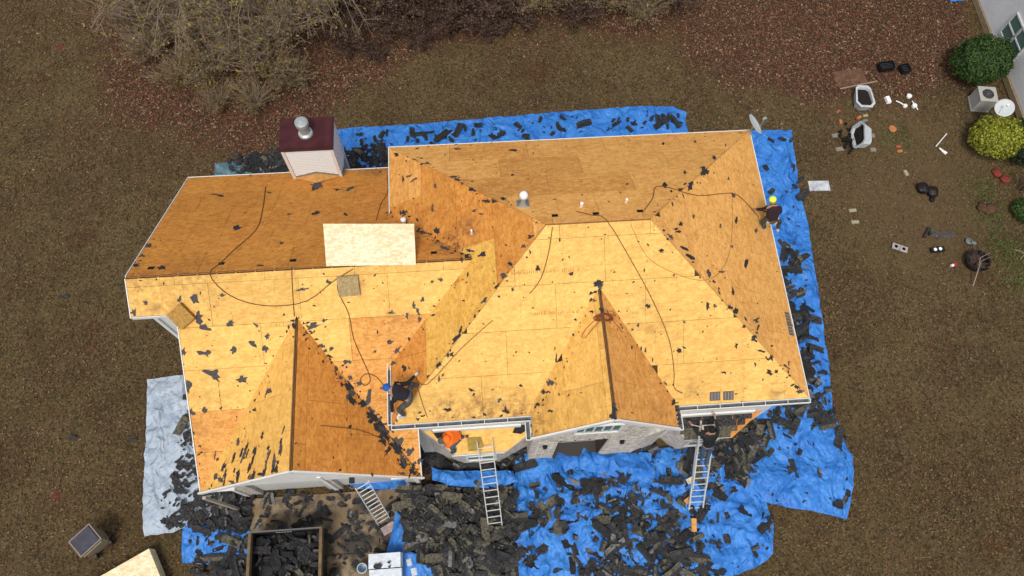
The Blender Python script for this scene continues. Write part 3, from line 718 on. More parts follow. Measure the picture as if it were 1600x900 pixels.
tarp([(518, 205), (560, 200), (640, 196), (780, 184), (900, 174), (1000, 167), (1050, 168), (1072, 176), (1070, 192), (1080, 225), (1080, 300), (600, 330), (500, 300)], TB, .03, .15, 3, 'long blue tarp behind the house along its back eave')
tarp([(1172, 205), (1236, 205), (1243, 260), (1250, 310), (1262, 350), (1268, 400), (1276, 450), (1283, 500), (1291, 560), (1298, 620), (1302, 650), (1180, 660), (1150, 500), (1140, 300)], TB, .035, .22, 5, 'narrow blue tarp along the right eave with loose shingles')
tarp([(1120, 640), (1302, 645), (1318, 690), (1331, 715), (1332, 760), (1322, 812), (1290, 803), (1240, 795), (1205, 788), (1150, 770), (1080, 720)], TB, .05, .20, 8, 'wide clean blue tarp at the front right corner of the house')
tarp([(805, 712), (900, 714), (1010, 700), (1060, 700), (1100, 695), (1195, 785), (1207, 820), (1206, 865), (1185, 885), (1130, 905), (800, 905), (800, 820)], TB, .055, .34, 11, 'crumpled blue tarp buried in shingles before the brick gable')
tarp([(676, 735), (700, 738), (800, 740), (806, 757), (780, 766), (715, 764), (678, 754)], TB, .30, .3, 13, 'bunched up blue tarp in front of the left bay window', .03)
tarp([(818, 712), (880, 705), (960, 700), (1014, 712), (1021, 745), (1005, 757), (960, 748), (900, 735), (850, 745), (820, 738)], TB, .22, .4, 17, 'rumpled blue tarp against the brick gable wall', .03)
tarp([(232, 594), (286, 586), (300, 600), (330, 700), (345, 800), (300, 822), (270, 832), (226, 839), (224, 780), (229, 690)], TG, .03, .24, 19, 'crinkled silver grey tarp beside the left end of the house')
tarp([(288, 818), (330, 822), (392, 830), (386, 880), (340, 882), (287, 880), (284, 850)], TB, .055, .16, 23, 'small blue tarp covered in shingles left of the trailer')
tarp([(337, 256), (380, 252), (440, 248), (470, 262), (470, 300), (335, 300)], TT, .03, .06, 29, 'teal tarp patch behind the left wing eave')
tarp([(620, 800), (636, 815), (640, 862), (700, 880), (695, 905), (600, 905), (606, 860), (612, 840)], TB, .06, .2, 31, 'narrow crumpled blue tarp between pallet and shingle heap')
tarp([(545, 758), (580, 752), (640, 750), (650, 762), (610, 766), (560, 764)], TB, .08, .15, 37, 'small blue tarp end poking out under the garage eave', .02)
tarp([(1480, -10), (1508, -10), (1506, 2), (1484, 3)], TB, .03, .06, 41, 'scrap of blue tarp at the top near the neighbour house')

# ------------------------------------------------------------------ shingle rubble
# dark litter layer under the densest rubble
def litter(px_poly, z, seed, label):
    rnd = random.Random(seed); g = [G(*c) for c in px_poly]; pts = []
    for i in range(len(g)):
        a, b = g[i-1], g[i]; n_ = max(1, int((b-a).length/.25))
        for k in range(n_):
            c = a.lerp(b, k/n_); pts.append(Vector((c.x+rnd.uniform(-.16, .16), c.y+rnd.uniform(-.16, .16))))
    nb = len(pts); poly = [(c.x, c.y) for c in pts]
    x0, x1 = min(c[0] for c in poly), max(c[0] for c in poly); y0, y1 = min(c[1] for c in poly), max(c[1] for c in poly)
    for x in np.arange(x0, x1, .15):
        for y in np.arange(y0, y1, .15):
            X, Y = x+rnd.uniform(-.05, .05), y+rnd.uniform(-.05, .05)
            if inpoly(X, Y, poly): pts.append(Vector((X, Y)))
    V, E_, F_, *_ = delaunay_2d_cdt(pts, [(i, (i+1) % nb) for i in range(nb)], [], 1, 1e-5)
    m = MB()
    for v in V: m.v.append((v.x, v.y, z+heap(v.x, v.y)*.9+rnd.uniform(0, .07)))
    for f in F_:
        a, b, c = [Vector(m.v[i]) for i in f[:3]]
        m.f.append(tuple(f) if (b-a).cross(c-a).z > 0 else tuple(f)[::-1]); m.mi.append(0)
    tag(m.build('shingle_litter', SH_B), label, 'rubble', kind='stuff')
litter([(625, 770), (700, 765), (800, 770), (800, 905), (700, 905), (650, 870), (630, 820)], .06, 1, 'dark crumbled shingle litter forming the big heap in front of the bays')
litter([(312, 770), (400, 775), (392, 830), (386, 905), (362, 905), (352, 860), (340, 830), (318, 812)], .05, 2, 'dark shingle litter left of the trailer')
litter([(1212, 385), (1232, 385), (1252, 440), (1266, 560), (1280, 640), (1240, 650), (1150, 640)], .10, 3, 'dark shingle litter along the right wall')
litter([(1075, 690), (1180, 650), (1200, 662), (1160, 720), (1150, 760), (1110, 740)], .12, 4, 'dark shingle litter under the right bay')
litter([(370, 248), (440, 234), (470, 262), (400, 290)], .06, 5, 'dark shingle litter behind the left wing')
litter([(540, 235), (600, 222), (612, 290), (520, 300)], .08, 6, 'dark shingle litter beside the chimney')
litter([(640, 690), (700, 720), (800, 735), (830, 700), (830, 720), (815, 740), (800, 745), (670, 740)], .04, 7, 'dark sheet standing in for shade under the left bay window')  # sheet paints in the shade on the ground below the bay

def shingle_mesh(kind, seed):
    rnd = random.Random(seed); m = MB()
    if kind == 0: L, H = rnd.uniform(.6, .95), rnd.uniform(.2, .31)
    elif kind == 1: L, H = rnd.uniform(.3, .5), rnd.uniform(.13, .25)
    elif kind == 2: L, H = rnd.uniform(.18, .34), rnd.uniform(.08, .19)
    else: L, H = rnd.uniform(.07, .17), rnd.uniform(.04, .10)
    n_ = (9, 7, 5, 4)[kind]; kx = rnd.uniform(-.3, .3); bend = rnd.uniform(-.35, .45)*(1, 1, .6, .4)[kind]
    tw = rnd.uniform(-.3, .3); rag = (.10, .22, .35, .4)[kind]*rnd.uniform(.5, 1.4)
    rows = [[], [], []]; et = rnd.uniform(.0, .35); eb = rnd.uniform(0, .35)
    for i in range(n_+1):
        t = i/n_; x = (t-.5)*L; zz = bend*(t-.5)**2*L*1.2+rnd.uniform(-.012, .012); j = L/n_*.35
        end = 1-(et if i == 0 else eb if i == n_ else 0)
        rows[0].append((x+rnd.uniform(-j, j)+kx*H*.4, H/2*end*(1-rnd.random()*rag), zz+tw*H/2*(t-.5)+.012+rnd.uniform(0, .015)))
        rows[1].append((x+rnd.uniform(-j, j)*.5, H*.06, zz+.012))
        rows[2].append((x+rnd.uniform(-j, j)-kx*H*.4, -H/2*end*(1-rnd.random()*rag*1.3), zz-tw*H/2*(t-.5)+rnd.uniform(0, .02)))
    th = .01; nv = n_+1; allv = rows[0]+rows[1]+rows[2]; N3 = 3*nv
    vs = allv+[(a, b, c-th) for a, b, c in rows[0]+rows[2]]
    f0, f1 = [], []
    for i in range(n_):
        f1.append((nv+i, nv+i+1, i+1, i)); f0.append((2*nv+i, 2*nv+i+1, nv+i+1, nv+i)); 
        f0 += [(i, i+1, N3+i+1, N3+i), (2*nv+i+1, 2*nv+i, N3+nv+i, N3+nv+i+1)]
    m.raw(vs, f0, 0); m.f += f1; m.mi += [1]*len(f1); return m
SHM = {k: [shingle_mesh(k, 10*k+i) for i in range(8)] for k in range(4)}
MATSH = [SH_D, SH_D, SH_G, SH_B, SH_D, SH_L, SH_B]
_cache = {}
def shm(kind, i, mt):
    key = (kind, i, mt.name)
    if key not in _cache: _cache[key] = SHM[kind][i].mesh('shingle', [mt, SH_T if i % 3 else mt])
    return _cache[key]
REG = [  # pixel polygon, count big, count small, max lift, probs of weathered, place name
 ([(625, 765), (805, 765), (805, 905), (690, 905), (640, 850)], 120, 420, .16, .34, 'in the big heap before the bays'),
 ([(805, 800), (1080, 800), (1120, 905), (930, 905), (805, 880)], 62, 120, .12, .22, 'on the crumpled front tarp'),
 ([(830, 755), (1060, 750), (1080, 800), (820, 810)], 24, 60, .10, .2, 'on the blue tarp before the brick gable'),
 ([(1060, 700), (1110, 690), (1180, 655), (1205, 668), (1165, 760), (1100, 800), (1060, 760)], 55, 90, .2, .45, 'by the foot of the climber ladder'),
 ([(1214, 375), (1238, 380), (1258, 440), (1272, 560), (1296, 620), (1298, 640), (1250, 645), (1150, 640), (1190, 500)], 70, 110, .12, .25, 'piled along the right wall'),
 ([(1190, 640), (1300, 640), (1300, 668), (1215, 672)], 16, 30, .1, .1, 'at the right front corner'),
 ([(310, 770), (400, 778), (392, 830), (380, 905), (300, 905), (300, 825)], 20, 80, .08, .1, 'left of the trailer'),
 ([(400, 765), (640, 760), (640, 860), (520, 900), (510, 830), (400, 822)], 6, 62, .04, .05, 'on the driveway'),
 ([(355, 250), (450, 232), (470, 300), (380, 300)], 8, 50, .03, .1, 'behind the left wing'),
 ([(535, 235), (606, 222), (612, 300), (520, 300)], 10, 45, .04, .1, 'beside the chimney'),
 ([(650, 700), (700, 715), (830, 700), (822, 740), (660, 735)], 14, 40, .1, .1, 'under the left bay'),
 ([(820, 705), (1060, 690), (1060, 745), (830, 750)], 10, 45, .2, .15, 'against the brick gable'),
 ([(520, 215), (600, 212), (1060, 172), (1068, 200), (600, 235)], 12, 34, .04, .0, 'on the back tarp'),
 ([(1090, 800), (1200, 800), (1200, 860), (1110, 895)], 6, 26, .06, .2, 'on the tarp corner near the lawn'),
 ([(300, 600), (318, 760), (322, 820), (250, 826), (275, 720)], 3, 60, .02, .0, 'on the silver tarp'),
 ([(1180, 660), (1320, 680), (1325, 800), (1210, 780), (1150, 750)], 4, 24, .02, .1, 'on the wide blue tarp'),
 ([(1185, 210), (1236, 210), (1262, 350), (1200, 380)], 3, 8, .02, .0, 'on the narrow right tarp'),
 ([(965, 805), (1060, 795), (1125, 905), (925, 905)], 30, 90, .14, .2, 'in the dense patch at the bottom centre'),
]
stuff = MB(); nind = 0
def addstuff(mb, loc, M, mi):
    n = len(stuff.v); L = Vector(loc)
    stuff.v += [tuple(M @ Vector(v)+L) for v in mb.v]; stuff.f += [tuple(n+i for i in f) for f in mb.f]; stuff.mi += [mi if q_ == 0 or (len(stuff.f) // 7) % 3 == 0 else 4 for q_ in mb.mi]
SMI = {SH_D.name: 0, SH_G.name: 1, SH_B.name: 2, SH_L.name: 3}
for ri, (P, nb_, ns_, lift, pw, where) in enumerate(REG):
    rnd = random.Random(100+ri); xs_ = [c[0] for c in P]; ys_ = [c[1] for c in P]
    for k in range(nb_+int(ns_*2.4)):
        for _ in range(50):
            px, py = rnd.uniform(min(xs_), max(xs_)), rnd.uniform(min(ys_), max(ys_))
            if inpoly(px, py, P): break
        g = G(px, py); big = k < nb_
        kind = (0 if rnd.random() < .55 else 1) if big else (1 if rnd.random() < .1 else 2 if rnd.random() < .45 else 3)
        z = .085+heap(g.x, g.y)+(rnd.random()**1.5)*lift+(.05 if big else .02)
        if where.startswith('on the driveway') or 'silver' in where: z = .075+rnd.random()*.02
        if 'silver' in where: z = .15+rnd.random()*.06
        elif 'tarp' in where: z += .05
        tl = .28 if lift > .09 else .08
        az = noise.noise(Vector((g.x*.35, g.y*.35, 9)))*5
        rot = (rnd.gauss(0, tl*.8), rnd.gauss(0, tl*.8), az+rnd.choice((0, 1.57, 3.14))+rnd.gauss(0, .35) if rnd.random() < .6 else rnd.uniform(0, 6.28))
        r_ = rnd.random()
        mt = SH_G if r_ < pw else (SH_L if r_ < pw+.06 else (SH_B if r_ < pw+.35 else SH_D))
        if 'back tarp' in where or 'silver' in where: mt = SH_B if 'back' in where else SH_D
        i = rnd.randrange(8)
        if big and kind < 2 and nind < 298 and (rnd.random() < .72):
            o = inst(shm(kind, i, mt), 'shingle', (g.x, g.y, z+.03), rot); nind += 1
            tag(o, {'shingle_weathered': 'weathered', 'shingle_grey': 'pale grey', 'shingle_black': 'black', 'shingle_charcoal': 'charcoal'}[mt.name]+(' long' if kind == 0 else ' short')+' torn shingle '+('at left, ' if px < min(xs_)+(max(xs_)-min(xs_))*.33 else 'in the middle, ' if px < min(xs_)+(max(xs_)-min(xs_))*.66 else 'at right, ')+where.replace(' the crumpled', ' crumpled').replace(' before the', ' before'), 'shingle', 'torn shingles '+where)
        else:
            M = Matrix.Rotation(rot[2], 3, 'Z') @ Matrix.Rotation(rot[1], 3, 'Y') @ Matrix.Rotation(rot[0], 3, 'X')
            addstuff(SHM[kind][i], (g.x, g.y, z), M, SMI[mt.name])
g = G(287, 667); o = inst(shm(0, 3, SH_G), 'shingle', (g.x, g.y, .2), (0, 0, R(66)), (1, 1.1, 1)); tag(o, 'long grey shingle strip lying alone on the silver tarp', 'shingle')
# trailer box contents are added below, then the joined rubble is built

# ------------------------------------------------------------------ roof scraps
def scrap_mesh(w, h, seed, th=.004):
    rnd = random.Random(seed); n_ = rnd.randint(7, 11); pts = []
    for i in range(n_):
        t = 2*math.pi*i/n_+rnd.uniform(-.2, .2); k = rnd.choice((1, .95, .8, .55, 1.1, .45))
        pts.append((math.cos(t)*w/2*k, math.sin(t)*h/2*k))
    m = MB(); m.prism([(x, y, 0) for x, y in pts], (0, 0, th)); return m
PLACE = dict(main_back='back slope of the main roof', main_west='left facing slope of the main roof', main_east='right facing slope of the main roof', main_front='big bright front slope', wing_back='brown back slope of the left wing',
             wing_front='bright front slope of the left wing', garage_west='left side of the garage gable', garage_east='right side of the garage gable', porch_west='left side of the porch gable', porch_east='right side of the porch gable')
SC = [# px, py, w px, h px, rot deg
 (310,495,16,26,10),(320,513,22,12,5),(305,468,14,22,30),(281,467,9,10,0),(347,461,14,6,10),(361,504,16,14,0),(400,508,12,6,-50),(320,552,26,13,-10),(365,547,11,15,0),(395,536,16,10,-50),(415,546,10,12,0),(418,525,8,12,0),  # first piece paints the cast shadow of the tan bundle
 (333,587,34,12,-30),(335,580,12,13,0),(377,592,22,14,0),(294,605,12,24,0),(286,550,9,16,0),(292,640,12,26,-20),(300,645,14,14,0),(320,640,8,10,0),(210,488,14,12,0),(227,473,8,8,0),(472,452,24,5,5),(513,441,9,9,0),
 (488,509,26,9,15),(507,500,8,8,0),(503,540,12,7,-10),(517,544,8,9,0),(610,489,16,5,0),(636,494,7,14,10),(647,478,6,14,0),(653,487,6,13,20),(656,499,6,10,0),(610,534,12,7,0),(620,548,7,20,-40),(689,437,9,9,-10),(675,440,6,5,0),
 (660,468,6,10,-30),(613,568,14,8,0),(632,575,10,12,-30),(586,549,6,4,0),(420,612,8,14,-40),(398,640,6,6,0),(345,638,8,5,0),
 (655,720,14,20,-35),(640,705,20,14,40),(588,655,16,18,50),(575,620,12,26,-10),(580,640,14,10,-40),(600,675,16,22,-40),(620,690,18,26,-40),(606,704,8,26,-35),(630,725,14,14,0),(645,738,14,10,-50),(547,667,7,6,0),(628,740,12,5,0),
 (598,690,10,24,40),(610,665,12,20,40),(532,590,8,8,0),(540,565,9,7,30),(460,510,8,10,0),(350,730,5,22,20),(366,715,4,18,20),(398,705,5,20,10),(372,690,5,16,15),(425,745,9,8,0),(345,750,10,12,0),(408,742,14,6,10),(395,720,4,22,15),(440,700,5,24,5),(410,680,5,16,10),(385,700,5,24,15),(365,755,16,7,20),(432,735,5,18,0),
 (252,419,18,7,-10),(335,304,10,3,0),(345,306,12,4,0),(372,356,14,8,10),(420,301,10,3,0),(494,333,14,5,10),(540,336,10,8,-30),(548,295,16,6,15),(526,297,9,4,0),(452,335,8,3,0),(407,415,13,4,0),(345,412,6,4,0),(492,290,22,12,0),(490,296,10,8,40),(212,415,18,7,0),(232,385,10,9,20),(222,400,12,4,0),(254,340,9,8,0),(440,380,8,4,0),
 (619,242,12,7,-20),(668,256,16,4,-5),(708,277,12,4,0),(714,281,14,4,-20),(737,296,14,7,-20),(760,314,14,8,0),(786,311,10,5,-20),(630,280,3,12,0),(640,275,12,4,30),(647,281,14,4,35),(680,290,6,10,20),(676,325,4,12,0),(742,329,9,4,20),(752,334,8,4,0),(632,333,9,13,0),(640,338,6,4,0),  # includes one dark piece directly behind the short white vent pipe
 (660,363,22,6,0),(682,360,10,12,0),(695,388,16,5,-20),(735,392,12,6,-20),(753,398,16,9,15),(830,370,12,7,0),(799,413,12,12,10),(788,432,13,11,30),(818,385,8,8,0),(776,448,10,8,30),(756,470,14,9,45),(713,530,24,9,50),(700,555,14,7,40),(686,570,18,6,45),(720,515,12,8,60),(686,592,5,10,0),(692,586,8,6,0),(742,494,4,7,0),(725,470,6,3,0),
 (802,235,16,4,0),(714,233,12,4,5),(800,274,7,3,0),(1100,268,14,22,-30),(1078,290,10,16,-20),(1038,290,9,9,-30),(1116,247,7,5,0),(1134,227,3,6,0),(1070,270,5,8,0),(1086,222,5,5,0),(1036,225,5,5,0),(1138,279,4,8,0),(1145,305,6,9,40),(980,288,5,3,0),(955,208,20,4,0),(1000,204,24,4,0),
 (1048,370,14,8,-30),(1063,350,8,7,0),(1083,339,5,8,0),(1069,388,16,5,-25),(1079,403,20,8,-35),(1107,427,10,13,0),(1128,425,12,5,0),(1166,412,7,14,-10),(1145,455,6,16,0),(1033,392,9,7,-40),(1060,362,10,5,10),(1056,358,9,5,0),(1115,440,6,6,0),(1150,344,5,12,0),(1181,361,5,10,0),(1125,353,5,8,0),
 (1106,478,6,14,0),(1117,478,6,9,0),(1140,480,12,8,-30),(1150,485,10,13,-30),(1182,500,9,9,0),(1184,512,4,12,-20),(1163,509,7,7,20),(1178,530,14,8,-40),(1150,540,6,10,-10),(1190,549,16,4,-10),(1180,569,6,8,0),(1202,582,14,9,-20),(1213,580,6,7,0),(1130,582,9,5,0),(1061,547,9,8,-30),(1069,543,7,6,-40),(1246,605,14,9,-20),(1250,612,14,8,0),(1228,573,14,4,-35),(1206,540,5,5,0),(1182,520,5,6,0),
 (935,442,15,13,0),(924,458,6,11,-30),(940,485,9,12,0),(899,500,5,6,30),(1012,478,9,8,0),(997,508,4,9,-20),(988,515,4,6,0),(869,559,4,17,0),(867,544,3,8,0),(1002,545,4,9,0),(1009,548,4,9,0),(1019,562,3,12,5),(860,598,12,12,-30),(848,612,8,9,0),(840,632,10,6,0),(815,603,9,5,-10),(960,640,9,26,-5),(801,452,5,8,0),(892,427,9,6,0),(780,625,8,8,0),(735,609,12,5,-30),(740,617,5,6,0),(840,420,8,11,30),(1144,385,5,5,0),(700,640,14,6,0),(790,643,14,8,0),
 (960,425,4,4,0),(1053,430,3,6,0),(1082,410,5,4,0),(545,565,8,8,30),(525,575,7,9,0),(560,600,10,9,-40),(547,590,9,8,-50),(508,548,8,6,0),(860,642,9,6,0),(1040,600,10,4,-45),(1052,628,8,14,-20)]
rnd = random.Random(77)
for k in range(16):   # the ragged dark band down the garage valley
    t = .45+.55*k/15; SC.append((462+193*t-4+rnd.gauss(0, 4), 495+250*t+rnd.gauss(0, 4), rnd.uniform(10, 20), rnd.uniform(12, 24), rnd.uniform(25, 60)))
for k in range(26):   # upright slivers above the garage rake
    px = rnd.uniform(335, 448); yb_ = 768-(px-325)*.23; SC.append((px, yb_-5-abs(rnd.gauss(0, 28)), rnd.uniform(3, 6), rnd.uniform(9, 24), rnd.uniform(-22, -6)))
for (px, py, w, h_) in ((935, 443, 15, 14), (938, 449, 10, 12), (960, 640, 10, 26), (958, 652, 12, 12)): SC.append((px, py, w, h_, 0))
SC = [c_ if len(c_) == 5 else (*c_, 0) for c_ in SC]
for i, (px, py, w, h_, rot) in enumerate(SC):
    h, n_ = roofhit(px, py)
    if not h: continue
    if n_ == 'garage_west' and rot > 0: rot = -rot
    nn = nrm(n_); d = (h-CO).length; pm = d/FPX*1.0
    # scraps lie flat: seen directions on the roof for the picture's right and up
    e1 = (onplane(px+4, py, nn, nn.dot(h))-h)/4; e2 = (onplane(px, py-4, nn, nn.dot(h))-h)/4
    a_ = R(rot); ax = e1*math.cos(a_)+e2*math.sin(a_); ay = e2*math.cos(a_)-e1*math.sin(a_)
    rnd = random.Random(i*13+5); n2 = rnd.randint(10, 17); w *= .88; h_ *= .85; pts = []
    for k in range(n2):
        t = 2*math.pi*k/n2+rnd.uniform(-.2, .2); q_ = rnd.choice((1.2, 1.05, .85, .5, 1.35, .38, .7, 1.0)); pts.append(h+ax*(math.cos(t)*w/2*q_)+ay*(math.sin(t)*h_/2*q_)+nn*(.006+(i % 7)*.0008))
    m = MB(); m.prism(pts, nn*.006)
    m.v = [tuple(Vector(v)+nn*(.012*max(0, noise.noise(Vector(v)*7)))) for v in m.v]
    if (m.v and (Vector(pts[1])-Vector(pts[0])).cross(Vector(pts[2])-Vector(pts[1])).dot(nn) < 0): pass
    bright = n_ in ('wing_front',) and px < 700
    o = m.build('felt_scrap', FELT if bright or rnd.random() < .35 else FELTB, loc=h)
    sz = 'large' if max(w, h_) > 20 else ('middling' if max(w, h_) > 10 else 'small')
    zs = [zon(n_, *q_) for q_ in SL[n_][0]]; fr_ = (h.z-min(zs))/(max(zs)-min(zs)); xs_ = [q_[0] for q_ in SL[n_][0]]; fx = (h.x-min(xs_))/(max(xs_)-min(xs_))
    wh = ('near the eave' if fr_ < .3 else 'halfway up' if fr_ < .65 else 'near the ridge')+(', left side' if fx < .33 else ', middle' if fx < .66 else ', right side')
    PS = PLACE[n_].replace(' of the', ' of').replace('the ', '')
    tag(o, f'{sz} felt scrap {wh}, {PS}', 'felt scrap', f'{sz} felt scraps on the {PLACE[n_]}')
# tiny flecks everywhere
m = MB(); rnd = random.Random(5)
hips = [((608, 230), (855, 350)), ((740, 404), (611, 568)), ((855, 350), (613, 655)), ((1020, 343), (1262, 618)), ((1168, 203), (1020, 343)), ((462, 495), (330, 765)), ((462, 495), (655, 745)), ((937, 448), (835, 665)), ((937, 448), (1050, 655)), ((200, 430), (290, 280)), ((280, 530), (315, 765)), ((606, 335), (740, 404)), ((1168, 203), (1262, 618)), ((620, 652), (820, 645)), ((290, 272), (600, 262)), ((610, 232), (1165, 203)), ((340, 758), (650, 740))]
hips += [hips[6]]*3+[hips[11]]*2
for k in range(1100):
    if k < 520:
        a, b = rnd.choice(hips); t = rnd.random(); px = a[0]+(b[0]-a[0])*t+rnd.gauss(0, 7); py = a[1]+(b[1]-a[1])*t+rnd.gauss(0, 5)
    else: px, py = rnd.uniform(200, 1260), rnd.uniform(205, 765)
    h, n_ = roofhit(px, py)
    if not h: continue
    nn = nrm(n_); u = nn.orthogonal().normalized(); v = nn.cross(u); s = rnd.uniform(.012, .05)*(1.25 if k < 520 else .8); an = rnd.uniform(0, 6.28); l = rnd.uniform(.4, 2.2)
    u2 = u*math.cos(an)+v*math.sin(an); v2 = nn.cross(u2); c = h+nn*.005
    m.prism([c+u2*s*l, c+v2*s*.7, c-u2*s*l*.8, c-v2*s*.6], nn*.003)
tag(m.build('felt_flecks', FELTB), 'tiny dark felt flecks strewn over the bare roof sheets', 'felt flecks', kind='stuff')

# ------------------------------------------------------------------ things lying on the roof
def roofpath(pts, r=.014, lift=.02):
    out = []
    for a, b in zip(pts[:-1], pts[1:]):
        n_ = max(2, int(math.hypot(b[0]-a[0], b[1]-a[1])/6))
        for k in range(n_):
            t = k/n_; out.append((a[0]+(b[0]-a[0])*t, a[1]+(b[1]-a[1])*t))
    out.append(pts[-1]); P = []
    for px, py in out:
        h, n_ = roofhit(px, py)
        if h: P.append(h+nrm(n_)*(lift))
    return P
def smooth(pts, n=3):
    out = []
    for i in range(len(pts)-1):
        p0, p1, p2, p3_ = pts[max(i-1, 0)], pts[i], pts[i+1], pts[min(i+2, len(pts)-1)]
        for k in range(n):
            t = k/n; out.append(tuple(.5*((2*p1[j])+(-p0[j]+p2[j])*t+(2*p0[j]-5*p1[j]+4*p2[j]-p3_[j])*t*t+(-p0[j]+3*p1[j]-3*p2[j]+p3_[j])*t**3) for j in range(2)))
    out.append(pts[-1]); return out
def rope(pts, label, r=.011, mtl=ROPE):
    P = roofpath(smooth(pts), r); m = MB(); m.tube(P, r, 6); tag(m.build('rope', mtl, loc=P[0], smooth=True), label, 'rope')
rope([(415, 293), (410, 330), (400, 360), (365, 392), (345, 412), (328, 428), (350, 455), (385, 472), (430, 478), (480, 470), (520, 440), (552, 420)], 'long brown rope sagging across the left wing ridge in a curve')
rope([(456, 418), (457, 450), (460, 494)], 'short straight rope from the left ridge to the garage gable peak', .01)
rope([(527, 445), (530, 460), (545, 490), (553, 530), (575, 580), (578, 596), (570, 602), (563, 594), (568, 586), (578, 584), (592, 592), (606, 612)], 'rope with a small loop running down to the roofer in blue cap')
rope([(863, 355), (857, 395), (845, 435), (828, 458)], 'short rope hanging from the left end of the main ridge')
rope([(900, 331), (925, 337), (948, 345), (985, 405), (1020, 470), (1045, 530), (1053, 580), (1053, 605), (1066, 614)], 'dark rope running from the main ridge down past the porch gable')
rope([(1006, 330), (1020, 310), (1024, 293), (1045, 294), (1090, 306), (1140, 302), (1160, 312), (1185, 340)], 'rope from the main ridge across the back right hip to the roofer in yellow cap')
rope([(1143, 305), (1142, 380), (1125, 425), (1095, 438), (1050, 425), (1010, 400), (985, 350)], 'thin faint cord looping over the front right hip', .004)
rope([(770, 500), (720, 545), (668, 600), (650, 590)], 'taut cord along the valley to the roofer in blue cap', .009)
rope([(652, 602), (660, 630), (668, 652)], 'short cord dangling over the front gutter', .009)
rope([(500, 665), (560, 672), (600, 688)], 'faint cord across the garage gable right side', .008)
rope([(605, 275), (606, 300), (595, 320), (588, 345)], 'thin cord near the step between the two back eaves', .009)
# rope coil on the porch gable ridge
h, n_ = roofhit(944, 495); P = []
rnd = random.Random(2)
for k in range(130):
    t = k*.42; rr = .55+.12*math.sin(t*.37); P.append((944+rr*34*math.cos(t)*(.62+.16*math.sin(k*.21)), 496+rr*9*math.sin(t)+rnd.uniform(-1, 1)+4*abs(math.cos(t))*.6))
P += [(930, 500), (915, 515), (908, 527), (914, 529), (925, 515), (936, 503), (955, 492), (961, 495), (957, 488), (948, 486), (960, 505), (968, 514), (972, 521)]
PP = [roofhit(a, b) for a, b in P]; PP = [a+Vector((0, 0, .03+.04*rnd.random())) for a, b in PP if a]
m = MB(); m.tube(PP, .0085, 5); tag(m.build('rope_coil', ORG, loc=PP[0], smooth=True), 'tangled coil of reddish orange rope draped over the porch gable ridge', 'rope')

# bundles
def slab_on_roof(px, py, w, l, th, rotz, name, mtl, label, cat, ridges=0):
    h, n_ = roofhit(px, py); nn = nrm(n_); u = Vector((0, 0, 1)).cross(nn).normalized(); v = nn.cross(u)
    c, s = math.cos(rotz), math.sin(rotz); u2 = u*c+v*s; v2 = nn.cross(u2); M = Matrix((u2, v2, nn)).transposed()
    root = empty(name, h, label=label, cat=cat)
    k = 5
    for i in range(k):
        m = MB(); e = .012*math.sin(i*2.1)
        m.box(nn*(.008+th/k*(i+.5))+u2*e, (w-abs(e), l-.01*(i % 2), th/k*.96), M=M); m.build('bundle_layer', mtl, root)
    m = MB()
    for sgn in (-.22, .22): m.bar(nn*(th+.012)+u2*w*sgn-v2*l*.5, nn*(th+.012)+u2*w*sgn+v2*l*.5, .012, .003, up=nn)
    m.build('strap', mat('strap_tan', (.40, .26, .08), .7), root)
    return root
slab_on_roof(285, 493, .52, .56, .17, R(38), 'shingle_bundle', mat('bundle_brown', (.40, .22, .05), .8, n1=.3, s1=14, bump=.4), 'square tan bundle at the left end of the bright front slope', 'bundle')
slab_on_roof(545, 446, .58, .56, .12, R(2), 'shingle_bundle', mat('bundle_grey', (.36, .27, .13), .9, n1=.28, s1=18, bump=.5), 'square greyish speckled bundle just below the loose white sheet', 'bundle')
root = empty('shingle_bundle', (2.2, -9.12, 3.36), label='olive bundle behind the roofer in orange on the left bay roof', cat='bundle')
for i in range(4):
    m = MB(); m.box((0, 0, .03+.035*i), (.42, .55-.01*(i % 2), .033), rz=.05); m.build('bundle_layer', mat('bundle_olive', (.34, .24, .06), .85, n1=.2), root)

# loose new sheet resting across the ridge
A, B, Cc, Dd = G(505, 350, h2+.10), G(647, 350, h2+.10), G(650, 414, h2+.05), G(510, 416, h2+.05)
m = MB(); m.prism([A, Dd, Cc, B], (0, 0, .014)); so2 = m.build('loose_osb_sheet', C_N, loc=A, uv=lambda c: (c[0], c[1]*1.2)); tag(so2, 'pale new wood sheet lying loose across the left wing ridge', 'wood sheet')
for k, (u_, lb) in enumerate(((.22, 'left'), (.8, 'right'))):
    c = A.lerp(B, u_)+Vector((0, -.12, 0)); zb_ = zon('wing_back', c.x, c.y); m = MB(); m.box((0, 0, (c.z-zb_)/2-.01), (.09, .3, c.z-zb_-.02)); o = m.build('roof_bracket', RIDGEW); o.location = (c.x, c.y, zb_); tag(o, lb+' wooden roof bracket propping up the loose pale sheet', 'bracket')

# sheet stack on the lawn
root = empty('osb_stack', G(215, 885), label='stack of pale wood sheets on the lawn at the lower left', cat='stack')
q1, q2 = G(233, 857, .5), G(152, 903, .5); dirv = (q2-q1); dirv.z = 0; dirv.normalize(); per = Vector((-dirv.y, dirv.x, 0)); 
if per.y > 0: per = -per
rl = root.location
for i in range(14):
    z = .06+i*.032; e = random.uniform(-.01, .01); a = q1-rl; a.z = z
    m = MB(); m.prism([a+dirv*e, a+dirv*(2.44+e), a+dirv*(2.44+e)+per*1.22, a+dirv*e+per*1.22], (0, 0, .03)); m.build('osb_sheet', C_N, root, uv=lambda c: (c[0], c[1]))

